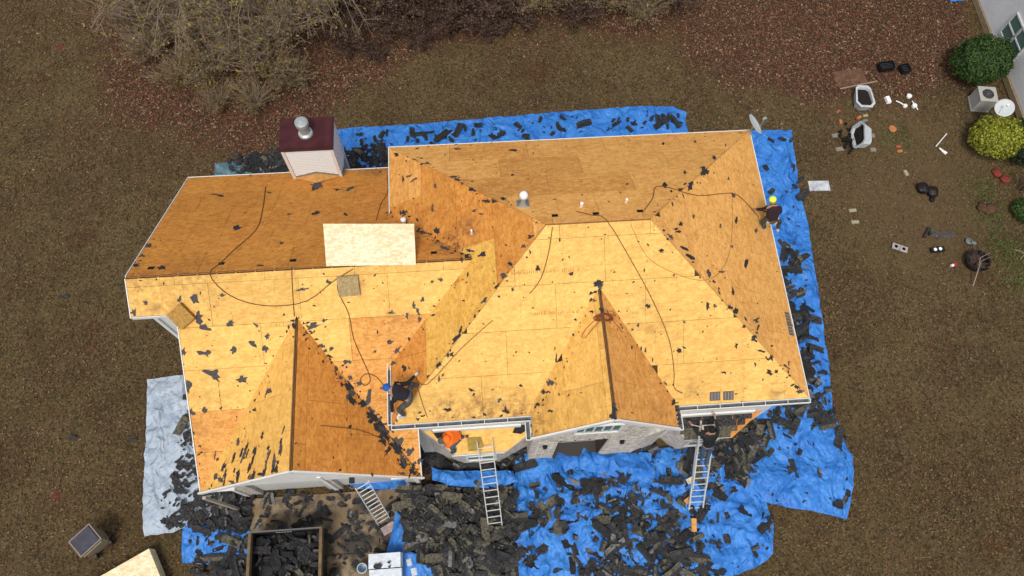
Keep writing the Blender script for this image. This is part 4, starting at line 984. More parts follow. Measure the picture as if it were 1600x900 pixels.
# satellite dishes
def dish(name, base, look, r_, label, mast=.5, mtl=GALV):
    root = empty(name, base, label=label, cat='satellite dish')
    m = MB(); m.tube([(0, 0, 0), (0, 0, mast*.6), (.0, -.02, mast)], .022, 8); m.box((0, 0, .02), (.14, .14, .03)); m.build('mast', mtl, root)
    lk = Vector(look).normalized(); Mx = lk.to_track_quat('Z', 'Y').to_matrix(); pr = []
    for i in range(7): t = i/6; pr.append((r_*t+.001, .0+.16*r_*t*t))
    for i in range(6, -1, -1): t = i/6; pr.append((r_*t+.001, -.012+.16*r_*t*t))
    m = MB(); m.lathe(pr, (0, 0, mast), 24, M=Mx); m.build('reflector', mat('dish_grey', (.52, .55, .56), .5), root, smooth=True)
    e = Mx @ Vector((0, 0, r_*1.05)); m = MB(); m.tube([Vector((0, 0, mast))+Mx @ Vector((0, -r_, 0)), Vector((0, 0, mast))+e*.95], .012, 6); m.box(Vector((0, 0, mast))+e, (.07, .07, .12), M=Mx); m.build('feed_arm', mtl, root)
    return root
b = Vector((W-.02, -.12, he)); dish('satellite_dish', b, (.75, .1, .75), .36, 'grey satellite dish on the back right corner of the stripped roof', .5)
b = G(1569, 169, 1.5); dish('satellite_dish', (b.x, b.y, .0), (-.35, -.3, 1), .36, 'white satellite dish beside the yellow green bush at the neighbour house', 1.5, PVC)

# ------------------------------------------------------------------ ladders
def ladder(foot, top, width, L, label, side=None, double=False, mtl=ALU, rungs=.305):
    foot, top = Vector(foot), Vector(top); d = (top-foot).normalized()
    s = Vector((side if side is not None else (1, 0, 0))); s = (s-d*s.dot(d)).normalized(); nn = s.cross(d).normalized()
    if nn.z < 0: nn = -nn
    root = empty('ladder', foot, label=label, cat='ladder')
    def section(z0, z1, w, off):
        for sg in (-1, 1):
            m = MB(); m.bar(s*sg*w/2+d*z0+nn*off, s*sg*w/2+d*z1+nn*off, .045 if double else .03, .075, up=nn); m.build('rail', mtl, root)
        z = z0+.15
        while z < z1-.05:
            m = MB(); m.tube([s*(-w/2+.01)+d*z+nn*off, s*(w/2-.01)+d*z+nn*off], .017, 6); m.build('rung', mtl, root); z += rungs
    if double: section(0, L*.72, width, -.03); section(L*.30, L, width-.03, .05)
    else: section(0, L, width, 0)
    for sg in (-1, 1):
        m = MB(); m.box(s*sg*width/2+Vector((0, 0, .02)), (.07, .09, .05)); m.build('ladder_foot', PLK, root)
    return root, foot, d, s, nn
_g = G(774, 822, .3); f2, t2 = G(774, 822, heap(_g.x, _g.y)+.2), G(760, 688, 4.0); t2 = G(757, 689, 3.75)
ladder(f2, t2, .44, (t2-f2).length, 'aluminium ladder leaning on the left bay roof edge', side=(1, .05, 0))
f3 = G(1087, 799, .2); f3 = G(1087, 799, heap(f3.x, f3.y)+.15); t3 = G(1106, 656, 3.95)
LD = ladder(f3, t3, .46, (t3-f3).length, 'long extension ladder at the right bay with a roofer climbing it', side=(1, -.05, 0), double=True)
f1 = G(600, 815, .05); t1 = G(566, 748, 3.2); t1.y = min(t1.y, yf-.06); f1.z = .05
ladder(f1, t1, .42, (t1-f1).length, 'short aluminium ladder leaning against the garage gable', side=(1, .55, 0))
# board under the garage ladder
m = MB(); g = G(608, 826); m.box((g.x, g.y, .10), (.46, .28, .04), rz=.5); tag(m.build('foot_board', mat('pink_board', (.34, .26, .25), .8, n1=.3), loc=(g.x, g.y, .05)), 'pinkish board at the foot of the garage ladder', 'board')

# ------------------------------------------------------------------ trailer, pallet, bin
TW = mat('trailer_plank', (.17, .115, .06), .9, n1=.3, s1=5)
tl = G(390, 832, 1.5); tr = G(500, 825, 1.5)
tx0, tx1, ty1 = tl.x-.0, tr.x+.02, tl.y; ty0 = ty1-4.6
root = empty('dump_trailer', ((tx0+tx1)/2, (ty0+ty1)/2, 0), label='dark dump trailer with plank topped sides full of shingle waste', cat='trailer'); rl = root.location
def P_(x, y, z): return Vector((x, y, z))-rl
BM = mat('trailer_black', (.018, .018, .018), .5, n1=.2)
m = MB()
m.box(P_((tx0+tx1)/2, (ty0+ty1)/2, .55), (tx1-tx0, ty1-ty0, .08)); m.build('floor', BM, root)
for x in (tx0, tx1):
    m = MB(); m.box(P_(x, (ty0+ty1)/2, .95), (.05, ty1-ty0, .8)); m.build('side_panel', BM, root)
    for k in range(2):
        m = MB(); m.box(P_(x, (ty0+ty1)/2, 1.38+k*.0), (.09, ty1-ty0, .22)); 
    m.build('side_plank', TW, root)
    for k in range(6): m = MB(); m.box(P_(x+(.05 if x == tx1 else -.05), ty0+.2+k*.85, .95), (.05, .06, .8)); m.build('stake', BM, root)
m = MB(); m.box(P_((tx0+tx1)/2, ty1, .95), (tx1-tx0, .05, .8)); m.build('end_panel', BM, root)
m = MB(); m.bar(P_(tx0, ty1, 1.5), P_(tx1, ty1+.0, 1.5), .04, .04); m.bar(P_(tx0, ty1, 1.5), P_(tx0, ty1, .5), .05, .05); m.bar(P_(tx1, ty1, 1.5), P_(tx1, ty1, .5), .05, .05); m.build('top_rail', mat('rail_grey', (.12, .12, .12), .5), root)
m = MB(); 
for k in range(6): m.box(P_(tx0+.75+k*.085, ty1-.032, 1.16), (.055, .006, .10 if k % 2 else .08))
m.build('label_plate', mat('plate_white', (.55, .55, .55), .6), root)
for k in range(2):
    for x in (tx1+.22,):
        m = MB(); m.lathe([(.12, -.1), (.33, -.1), (.36, -.06), (.36, .06), (.33, .1), (.12, .1)], P_(x, ty1-1.5-k*.85, .37), 20, M=Matrix.Rotation(math.pi/2, 3, 'Y')); w_ = m.build('wheel', PLK, root)
        m = MB(); m.lathe([(.02, -.07), (.16, -.07), (.16, .07), (.02, .07)], P_(x+.06, ty1-1.5-k*.85, .37), 16, M=Matrix.Rotation(math.pi/2, 3, 'Y')); m.build('rim', GALV, w_)
rnd = random.Random(9)
for k in range(330):
    x, y = rnd.uniform(tx0+.12, tx1-.12), rnd.uniform(ty0+.2, ty1-.15); kind = rnd.choice((0, 1, 1, 2, 2, 3))
    M = Matrix.Rotation(rnd.uniform(0, 6.3), 3, 'Z') @ Matrix.Rotation(rnd.gauss(0, .3), 3, 'Y') @ Matrix.Rotation(rnd.gauss(0, .3), 3, 'X')
    addstuff(SHM[kind][rnd.randrange(8)], (x, y, .72+rnd.random()*.3), M, rnd.choice((0, 0, 2, 2, 2, 2, 1)))
tag(stuff.build('shingle_rubble', [SH_D, SH_G, SH_B, SH_L, SH_T]), 'countless small torn shingle pieces over the tarps, drive and trailer', 'rubble', kind='stuff')

# pallet of wrapped shingles
g = G(572, 872, .9); g2 = G(630, 866, .9)
root = empty('pallet_stack', ((g.x+g2.x)/2, g.y-.6, 0), label='white plastic wrapped pallet of bundles right of the trailer', cat='pallet'); rl = root.location
WR = mat('white_wrap', (.62, .68, .74), .35, n1=.12, s1=5, bump=.6, bs=9)
for i in range(5):
    for j in range(3):
        m = MB(); m.box((random.uniform(-.02, .02), -.5+j*.47+.05, .18+i*.15), (1.0, .44, .14)); m.build('bundle', WR, root)
m = MB()
for j in range(5): m.box((0, -.55+j*.3, .09), (1.1, .1, .03)); 
for j in (-.45, 0, .45): m.box((j, .05, .04), (.1, 1.3, .07))
m.build('pallet_base', TW, root)
for (x, y, s) in ((-.22, .35, .2), (.12, .42, .1), (.15, .30, .1)):
    m = scrap_mesh(s*1.4, s, int(abs(x)*100), .005); o = m.build('felt_scrap', SH_D, loc=None); o.location = rl+Vector((x, y, .935)); tag(o, 'black felt scrap on top of the white wrapped pallet', 'felt scrap', 'felt scraps on the pallet')
g = G(567, 888, .3); m = MB(); m.lathe([(.14, 0), (.16, .25), (.165, .42), (.14, .43), (.12, .05)], (0, 0, 0), 14); o = m.build('bucket', mat('bucket_pale', (.45, .55, .65), .5)); o.location = (g.x, g.y, .06); tag(o, 'pale blue bucket between the trailer and white pallet', 'bucket')
for k, (px, py) in enumerate(((640, 880), (648, 893))):
    g = G(px, py); m = MB(); m.box((0, 0, .12), (.18, .26, .2), rz=.2); m.box((0, 0, .235), (.12, .2, .03), rz=.2); o = m.build('felt_roll_box', WR); o.location = (g.x, g.y, .05); tag(o, ('upper' if k == 0 else 'lower')+' small pale box right of the wrapped pallet', 'box')

# wheelie bin
BT = mat('bin_tan', (.27, .215, .15), .6, n1=.1); BL = mat('bin_lid', (.055, .055, .075), .45, n1=.25, s1=5)
c1, c2, c3 = G(109, 847, 1.0), G(138, 821, 1.0), G(157, 836, 1.0)
cc = (G(128, 868, 1.0)+c2)/2; ax_ = (c2-c1); ax_.z = 0; ang = math.atan2(ax_.y, ax_.x)
root = empty('trash_bin', (cc.x, cc.y, 0), ang, label='tan wheeled trash bin with dark lid on the lawn at left', cat='trash bin')
w_, l_ = .72, .62
m = MB(); m.box((0, 0, .5), (w_*.78, l_*.76, .96)); 
for i, v in enumerate(m.v):
    if v[2] > .5: m.v[i] = (v[0]*1.28, v[1]*1.3, v[2])
m.build('body', BT, root)
m = MB(); m.box((0, 0, 1.0), (w_+.05, l_+.05, .05)); m.build('rim', mat('bin_rim', (.25, .215, .175), .5), root)
m = MB(); m.box((0, 0, 1.045), (w_-.02, l_-.02, .05), taper=.93); m.build('lid', BL, root)
m = MB(); m.tube([(-.32, -.37, .96), (.32, -.37, .96)], .018, 8); m.build('handle', BT, root)
for sx in (-.28, .28):
    m = MB(); m.lathe([(.02, -.03), (.12, -.03), (.12, .03), (.02, .03)], (sx, -.28, .12), 14, M=Matrix.Rotation(math.pi/2, 3, 'Y')); m.build('wheel', PLK, root)

# ------------------------------------------------------------------ people
def skin(name, verts, edges, mtl, parent, sub=1, root=0):
    me = bpy.data.meshes.new(name); me.from_pydata([v[0] for v in verts], edges, []); me.update()
    o = bpy.data.objects.new(name, me); COL.objects.link(o)
    o.modifiers.new('s', 'SKIN'); sm = o.modifiers.new('b', 'SUBSURF'); sm.levels = sub; sm.render_levels = sub
    o.modifiers['s'].use_smooth_shade = True
    for i, v in enumerate(verts):
        d = me.skin_vertices[0].data[i]; r_ = v[1]; d.radius = (r_, r_) if not isinstance(r_, tuple) else r_; d.use_root = (i == root)
    dg = bpy.context.evaluated_depsgraph_get(); dg.update(); m2 = bpy.data.meshes.new_from_object(o.evaluated_get(dg)); 
    o.modifiers.clear(); o.data = m2; m2.materials.clear(); m2.materials.append(mtl); o.parent = parent
    for p_ in m2.polygons: p_.use_smooth = True
    return o
SKIN = mat('skin_tone', (.34, .19, .12), .6)
SHOE = mat('shoe_dark', (.05, .045, .04), .7); DENIM = mat('denim', (.05, .085, .15), .85, n1=.2)
def person(J, label, top, legs, hat=None, hatstyle='cap', hood=False, hair=None, extra=None, glove=None, shoe=SHOE):
    """J: world joints: pel, chest, neck, head, face(dir), shL,elL,haL, shR,elR,haR, hipL,knL,anL, toeL ..."""
    base = Vector(J['base']); root = empty('person', base, label=label, cat='person'); L = {k: (Vector(v)-base) for k, v in J.items() if k not in ('face',)}
    face = Vector(J['face']).normalized()
    mid = (L['pel']+L['chest'])/2
    V = [(L['pel'], .13), (mid, .12), (L['chest'], .15), (L['neck'], .055), (L['head']-face*.0, .088)]
    E_ = [(0, 1), (1, 2), (2, 3), (3, 4)]
    for s in 'LR':
        n = len(V); V += [(L['sh'+s], .065), (L['el'+s], .043), (L['ha'+s], .027)]; E_ += [(2, n), (n, n+1), (n+1, n+2)]
        # palm and fingers
        d = (L['ha'+s]-L['el'+s]).normalized(); side = d.cross(Vector((0, 0, 1))); side = side.normalized() if side.length > .1 else Vector((1, 0, 0)); dn = side.cross(d).normalized()
        if dn.z > 0: dn = -dn
        pn = len(V); V.append((L['ha'+s]+d*.06+dn*.005, .028)); E_.append((n+2, pn))
        for fi, fl in enumerate((.065, .075, .07, .055)):
            b0 = L['ha'+s]+d*.09+side*(.027-.018*fi)
            k = len(V); V += [(b0, .0095), (b0+d*fl*.5+dn*.012, .009), (b0+d*fl*.8+dn*.04, .0075)]; E_ += [(pn, k), (k, k+1), (k+1, k+2)]
        b0 = L['ha'+s]+d*.035+side*.045; k = len(V); V += [(b0, .011), (b0+d*.035+side*.02+dn*.02, .009)]; E_ += [(pn, k), (k, k+1)]
        n = len(V); V += [(L['hip'+s], .085), (L['kn'+s], .058), (L['an'+s], .04), (L['toe'+s], .035)]; E_ += [(0, n), (n, n+1), (n+1, n+2), (n+2, n+3)]
    skin('body', V, E_, SKIN, root)
    # face: nose, ears and eyes on the head
    hd = L['head']; up = Vector((0, 0, 1)); sd_ = face.cross(up).normalized(); up2 = sd_.cross(face)
    m = MB(); Mx = Matrix((sd_, face, up2)).transposed()
    rr = .105
    prof = [(.02, -.125), (.055, -.11), (.078, -.07), (.09, -.02), (.092, .03), (.08, .075), (.05, .105), (.01, .118)]
    m.lathe(prof, hd, 16, M=Mx); m.box(hd+face*.10-up2*.01, (.022, .035, .035), M=Mx)
    for sx in (-1, 1): m.box(hd+sd_*sx*.093, (.014, .03, .05), M=Mx)
    m.build('head', SKIN, root, smooth=True)
    m = MB()
    for sx in (-1, 1): m.box(hd+sd_*sx*.033+face*.087+up2*.015, (.02, .01, .01), M=Mx)
    m.box(hd+face*.086-up2*.055, (.04, .008, .008), M=Mx); m.build('face_detail', PLK, root)
    # jacket
    V = [(L['pel']+(mid-L['pel'])*.25, (.165, .14)), (mid, (.165, .145)), (L['chest'], (.185, .15)), (L['neck']*.7+L['chest']*.3, .10)]; E_ = [(0, 1), (1, 2), (2, 3)]
    for s in 'LR':
        n = len(V); w = L['ha'+s]*.93+L['el'+s]*.07; V += [(L['sh'+s], .085), ((L['sh'+s]+L['el'+s])/2, .072), (L['el'+s], .06), (w, .043)]; E_ += [(2, n), (n, n+1), (n+1, n+2), (n+2, n+3)]
    skin('jacket', V, E_, top, root, 2, 1)
    if hood: m = MB(); m.lathe([(.03, -.10), (.12, -.05), (.13, .02), (.08, .08), (.03, .10)], L['neck']-face*.05, 14, M=Mx); m.build('hood', top, root, smooth=True)
    V = [(L['pel']+(mid-L['pel'])*.2, .15), (L['pel'], .15)]; E_ = [(0, 1)]
    for s in 'LR':
        n = len(V); V += [(L['hip'+s], .105), ((L['hip'+s]+L['kn'+s])/2, .09), (L['kn'+s], .076), (L['an'+s]*.95+L['kn'+s]*.05, .06)]; E_ += [(1, n), (n, n+1), (n+1, n+2), (n+2, n+3)]
    skin('trousers', V, E_, legs, root, 2, 1)
    for s in 'LR':
        d = (L['toe'+s]-L['an'+s]); skin('shoe', [(L['an'+s]-d*.15, .05), (L['an'+s]+d*.4-Vector((0, 0, .01)), .05), (L['toe'+s], .042)], [(0, 1), (1, 2)], shoe, root, 1)
        if glove:
            d2 = (L['ha'+s]-L['el'+s]).normalized(); skin('glove', [(L['ha'+s]-d2*.02, .036), (L['ha'+s]+d2*.06, .042), (L['ha'+s]+d2*.11, .038)], [(0, 1), (1, 2)], glove, root, 1)
    if hat:
        if hatstyle == 'beanie':
            m = MB(); m.lathe([(.098, -.02), (.108, .02), (.104, .07), (.075, .115), (.02, .135)], hd, 18, M=Mx)
        else:
            m = MB(); m.lathe([(.102, .01), (.11, .03), (.105, .07), (.075, .115), (.02, .135)], hd, 18, M=Mx)
            m.box(hd+face*.14+up2*.035, (.13, .11, .012), M=Mx)
        m.build('hat', hat, root, smooth=True)
    elif hair:
        m = MB(); m.lathe([(.09, -.05), (.103, 0), (.102, .06), (.075, .108), (.02, .128)], hd-face*.015, 18, M=Mx); m.build('hair', hair, root, smooth=True)
    return root
# A: roofer in blue cap, bent low over the valley, facing left
def onroof(px, py, dz=0): h, n_ = roofhit(px, py); return h+Vector((0, 0, dz))
fa = onroof(648, 612); fb = onroof(632, 648)
pel = G(640, 620, fa.z+.62); ch_ = G(618, 612, fa.z+.75)
d = (ch_-pel).normalized(); sd_ = Vector((-d.y, d.x, 0)).normalized()   # left side of him
J = dict(base=(pel.x, pel.y, fa.z), pel=pel, chest=ch_+d*.02, neck=ch_+d*.2, head=G(606, 606, fa.z+.78), face=(d.x, d.y, -.9),
  shR=ch_-sd_*.0+Vector((.02, .17, .02)), elR=G(637, 599, fa.z+.62), haR=G(649, 586, fa.z+.55), shL=ch_+Vector((0, -.19, 0)), elL=G(612, 629, fa.z+.50), haL=G(613, 644, fb.z+.12),
  hipR=pel+Vector((.0, .13, -.02)), knR=fa+Vector((-.05, .12, .42)), anR=fa+Vector((.12, .12, .08)), toeR=fa+Vector((.02, .22, .05)),
  hipL=pel+Vector((.0, -.13, -.02)), knL=fb+Vector((-.12, .05, .42)), anL=fb+Vector((.02, -.05, .08)), toeL=fb+Vector((-.17, -.1, .05)))
person(J, 'roofer in blue cap and black jacket bending down with one arm stretched out', mat('black_jacket', (.016, .015, .02), .85), mat('grey_trousers', (.07, .075, .075), .85, n1=.3), mat('blue_cap', (.01, .10, .45), .7), 'cap', glove=mat('pale_glove', (.6, .58, .56), .8), shoe=mat('pale_shoe', (.45, .45, .44), .7))
# white paper scrap by his hand
m = scrap_mesh(.3, .16, 4, .006); o = m.build('torn_wrapper', PVC); h = onroof(626, 648, .03); o.location = h; o.rotation_euler = (R(-20), 0, .8); tag(o, 'white torn wrapper beside the feet of the roofer in blue cap', 'wrapper')
# B: roofer in orange hood crouching on left bay roof
z0 = 3.3; pel = G(715, 681, z0+.40); ch_ = G(704, 683, z0+.60)
J = dict(base=(1.75, -9.15, z0-.1), pel=pel, chest=ch_, neck=ch_+Vector((-.15, -.07, .02)), head=G(691, 688, z0+.55), face=(-.8, -.3, -.8),
  shR=ch_+Vector((0, .17, 0)), elR=ch_+Vector((-.22, .12, -.25)), haR=G(694, 694, z0+.16), shL=ch_+Vector((.0, -.18, 0)), elL=ch_+Vector((-.12, -.24, -.22)), haL=G(702, 696, z0+.2),
  hipR=pel+Vector((0, .12, -.03)), knR=Vector((1.55, -9.02, z0+.27)), anR=Vector((1.95, -9.0, z0+.27)), toeR=Vector((2.05, -8.98, z0+.29)),
  hipL=pel+Vector((0, -.12, -.03)), knL=Vector((1.50, -9.30, z0+.30)), anL=Vector((1.62, -9.36, z0-.08)), toeL=Vector((1.45, -9.38, z0-.12)))
person(J, 'roofer in bright orange hooded top crouching on the left bay roof', mat('orange_hoodie', (.86, .17, .015), .8, n1=.12, s1=4), DENIM, mat('grey_cap', (.09, .09, .085), .8), 'beanie', hood=True, glove=mat('grey_glove', (.22, .22, .27), .8))
# C: roofer in yellow hat, kneeling at the right eave, facing back
f = onroof(1190, 353); f2_ = onroof(1203, 362); z0 = f.z
pel = G(1205, 343, z0+.42); ch_ = G(1208, 327, z0+.75)
J = dict(base=(pel.x, pel.y, z0), pel=pel, chest=ch_, neck=ch_+Vector((0, .1, .13)), head=G(1207, 313, z0+1.0), face=(0, .9, -.45),
  shL=ch_+Vector((-.2, .02, .03)), elL=G(1192, 327, z0+.62), haL=G(1181, 327, z0+.42), shR=ch_+Vector((.2, 0, .03)), elR=ch_+Vector((.3, 0, -.25)), haR=ch_+Vector((.22, .22, -.4)),
  hipL=pel+Vector((-.12, 0, -.02)), knL=G(1191, 346, z0+.32), anL=f+Vector((.05, -.15, .08)), toeL=f+Vector((-.05, .02, .06)),
  hipR=pel+Vector((.13, 0, -.02)), knR=G(1219, 346, z0+.25), anR=G(1214, 358, z0+.0), toeR=G(1217, 362, z0-.04))
rt = person(J, 'roofer in yellow hat and dark jacket kneeling at the right eave', mat('maroon_jacket', (.028, .014, .018), .85), mat('olive_trousers', (.045, .055, .035), .9, n1=.5, s1=10), mat('neon_yellow', (.72, .95, .08), .7), 'beanie', shoe=mat('pale_shoe', (.45, .45, .44), .7))
m = MB(); pe = pel-Vector((pel.x, pel.y, z0))
m.lathe([(.175, -.03), (.18, 0), (.175, .03)], pe+Vector((0, 0, .06)), 16)
m.build('tool_belt', mat('belt_leather', (.10, .07, .05), .8), rt)
for sx, sy in ((-.14, -.12), (.08, -.15), (.17, -.02)):
    m = MB(); m.box(pe+Vector((sx, sy, .03)), (.08, .05, .12)); m.build('pouch', mat('pouch_pale', (.45, .42, .42), .8), rt)
# D: climber on the ladder
root_l, f_, d_, s_, n2_ = LD
fp = lambda t, sx, off=.12: f_+d_*t+s_*sx+n2_*off
Ll = (t3-f3).length
z = Ll-1.0
pel = fp(z+.15, .0, .30); ch_ = fp(z+.68, .02, .34)
J = dict(base=tuple(fp(z-.75, 0, .1)), pel=pel, chest=ch_, neck=ch_+d_*.18+n2_*.02, head=ch_+d_*.33+n2_*.05, face=(-.15, .9, -.5),
  shL=ch_+s_*-.19+d_*.05, elL=ch_+s_*-.36+d_*.1+n2_*-.02, haL=G(1081, 664, ch_.z+.05), shR=ch_+s_*.19+d_*.05, elR=ch_+s_*.25+d_*.12+n2_*-.15, haR=fp(z+1.1, .2, .03),
  hipL=pel+s_*-.11, knL=fp(z-.18, -.12, .26), anL=fp(z-.62, -.09, .12), toeL=fp(z-.60, -.09, .0),
  hipR=pel+s_*.11, knR=fp(z-.28, .1, .2), anR=fp(z-.92, .09, .12), toeR=fp(z-.90, .09, .0))
person(J, 'roofer in black jacket and jeans climbing the ladder at the right bay', mat('black_coat', (.012, .014, .014), .7, n1=.8, s1=20), DENIM, hair=mat('black_hair', (.01, .008, .007), .8))
m = MB(); a = G(1079, 663, ch_.z+.12); b = G(1098, 668, ch_.z+.16); m.tube([a, b], .014, 6); m.box(b, (.05, .14, .05)); tag(m.build('hammer', mat('tool_pale', (.5, .42, .34), .6), loc=a), 'pale handled hammer in the hand of the roofer on the ladder', 'hammer')

# ------------------------------------------------------------------ neighbour house, AC unit
nx0 = 25.5
nh = empty('neighbour_house', (nx0, 6, 0), label='white sided neighbouring house at the top right corner', cat='house')
m = MB(); m.box((.15+3, 3.3, 3.1), (6.0, 14.6, 5.6)); wl_ = m.build('wall', mat('nb_wall', (.55, .55, .54), .6, n1=.05, s1=.8), nh)
m = MB(); m.box((.11+3, 3.3, .15), (6.06, 14.66, .3)); m.build('foundation', mat('tan_foundation', (.33, .25, .15), .9, n1=.2), nh)
for k in range(27): m = MB(); m.box((.143, 3.3, .42+k*.2), (.02, 14.6, .185)); m.build('siding_board', mat('nb_siding', (.86, .87, .88), .55, n1=.06, s1=.7), nh)
m = MB(); m.prism([(-.35, -4.5, 5.9), (6.6, -4.5, 5.9), (3.1, 3.3, 8.6)], (0, 0, -.15)); m.prism([(-.35, -4.4, 5.88), (3.1, 3.3, 8.58), (-.35, 11, 5.88)], (0, 0, -.15)); m.build('roof', SH_G, nh)
wq = onplane(1587, 58, (1, 0, 0), nx0+.13)
for k in range(2):
    wy, wz_ = wq.y-6+(.42-.8*k)*1, wq.z
    m = MB()
    for yy_ in (-.38, .38): m.bar((.1, wy+yy_, wz_-.55), (.1, wy+yy_, wz_+.55), .06, .06, up=(1, 0, 0))
    for zz_ in (-.55, 0, .55): m.bar((.1, wy-.38, wz_+zz_), (.1, wy+.38, wz_+zz_), .06, .06)
    f = m.build('window', WHITE, nh); g = MB(); g.box((.11, wy, wz_), (.02, .74, 1.08)); g.build('pane', GLASS, f)
c = G(1541, 150, .6); ang = R(-8)
ac = empty('air_conditioner', (24.55, 4.85, 0), ang, label='beige outdoor air conditioner unit between the two neighbour bushes', cat='air conditioner'); ac.location = (c.x, c.y, 0); ac.scale = (.88, .88, .88)
ACM = mat('ac_beige', (.42, .41, .37), .6)
m = MB(); m.box((0, 0, .42), (.8, .8, .76)); m.build('cabinet', ACM, ac)
m = MB(); m.box((0, 0, .82), (.84, .84, .04)); m.build('top_panel', ACM, ac)
m = MB(); m.lathe([(.27, 0), (.27, .012), (.25, .013)], (.0, 0, .84), 24); m.build('fan_opening', PLK, ac)
m = MB()
for r_ in (.08, .14, .20, .26):
    pts = [(r_*math.cos(t*.4189), r_*math.sin(t*.4189), .865) for t in range(16)]; m.tube(pts, .006, 4, cap=False)
for t in range(8): m.tube([(0, 0, .87), (.27*math.cos(t*.785), .27*math.sin(t*.785), .86)], .006, 4)
m.build('fan_grille', mat('grille', (.2, .2, .2), .5), ac)
m = MB(); m.box((0, 0, .03), (.86, .86, .07)); m.build('pad', mat('concrete_pad', (.3, .29, .27), .9), ac)

# ------------------------------------------------------------------ vegetation
def leafy(name, c, rx, ry, h, mats_, n, size, label, cat='bush', seed=1, twigs=True):
    rnd = np.random.default_rng(seed); root = empty(name, (c[0], c[1], 0), label=label, cat=cat)
    m = MB(); 
    for k in range(9):
        t = k*.7; m.tube([(0, 0, 0), (.3*rx*math.cos(t), .3*ry*math.sin(t), h*.45), (.7*rx*math.cos(t+.3), .7*ry*math.sin(t+.3), h*.75)], [.05, .03, .008], 5)
    m.build('stem', DARKWOOD, root)
    # clumpy ellipsoid of small leaves
    th = rnd.uniform(0, 2*math.pi, n); ph = np.arccos(rnd.uniform(-.3, 1, n)); rad = rnd.uniform(.72, 1.0, n)
    d = np.stack([np.sin(ph)*np.cos(th), np.sin(ph)*np.sin(th), np.cos(ph)], 1)
    bumps = np.array([1+.16*noise.noise(Vector(v*2.6)+Vector((seed, 0, 0)))+.10*noise.noise(Vector(v*6.5)+Vector((0, seed, 0))) for v in d])
    P = d*(rad*bumps)[:, None]*np.array([rx, ry, h*.55])+np.array([0, 0, h*.48])
    nr = d+rnd.normal(0, .55, (n, 3)); nr /= np.linalg.norm(nr, axis=1)[:, None]
    a = np.cross(nr, rnd.normal(0, 1, (n, 3))); a /= np.linalg.norm(a, axis=1)[:, None]; b = np.cross(nr, a)
    s = (size*rnd.uniform(.6, 1.4, n))[:, None]
    V = np.empty((n, 4, 3)); V[:, 0] = P+a*s; V[:, 1] = P+b*s*.5; V[:, 2] = P-a*s; V[:, 3] = P-b*s*.5
    me = bpy.data.meshes.new('foliage'); me.from_pydata(V.reshape(-1, 3).tolist(), [], np.arange(4*n).reshape(-1, 4).tolist())
    for mm in mats_: me.materials.append(mm)
    me.polygons.foreach_set('material_index', rnd.integers(0, len(mats_), n).astype(np.int32)); o = bpy.data.objects.new('foliage', me); COL.objects.link(o); o.parent = root
    return root
LG = [mat('leaf_dark_green', (.035, .075, .015), .6), mat('leaf_green', (.06, .115, .02), .6), mat('leaf_deep', (.02, .045, .012), .6)]
LY = [mat('leaf_yellow_green', (.34, .36, .03), .6), mat('leaf_lime', (.28, .28, .03), .6), mat('leaf_moss', (.11, .13, .015), .6)]
LD_ = [mat('leaf_darkest', (.012, .022, .010), .6), mat('leaf_dark2', (.02, .035, .015), .6)]
c = G(1541, 88, 1.2); leafy('bush', (c.x, c.y), 1.18, 1.06, 1.9, LG, 15000, .05, 'large round dark green bush against the neighbour wall', seed=3)
c = G(1560, 212, .8); leafy('bush', (c.x, c.y), 1.05, .95, 1.5, LY, 11000, .045, 'bright yellow green bush below the air conditioner', seed=5)
c = G(1598, 222, .5); leafy('bush', (c.x, c.y), .95, 1.1, 1.0, LD_, 6000, .045, 'very dark low bush at the right edge', seed=7)
c = G(1604, 330, .2); leafy('bush', (c.x, c.y), .55, .6, .45, LG, 2500, .04, 'small green plant at the right edge below the bare bush', seed=9)
GRM = [mat('weed_green', (.06, .11, .02), .7), mat('weed_green2', (.10, .15, .03), .7)]

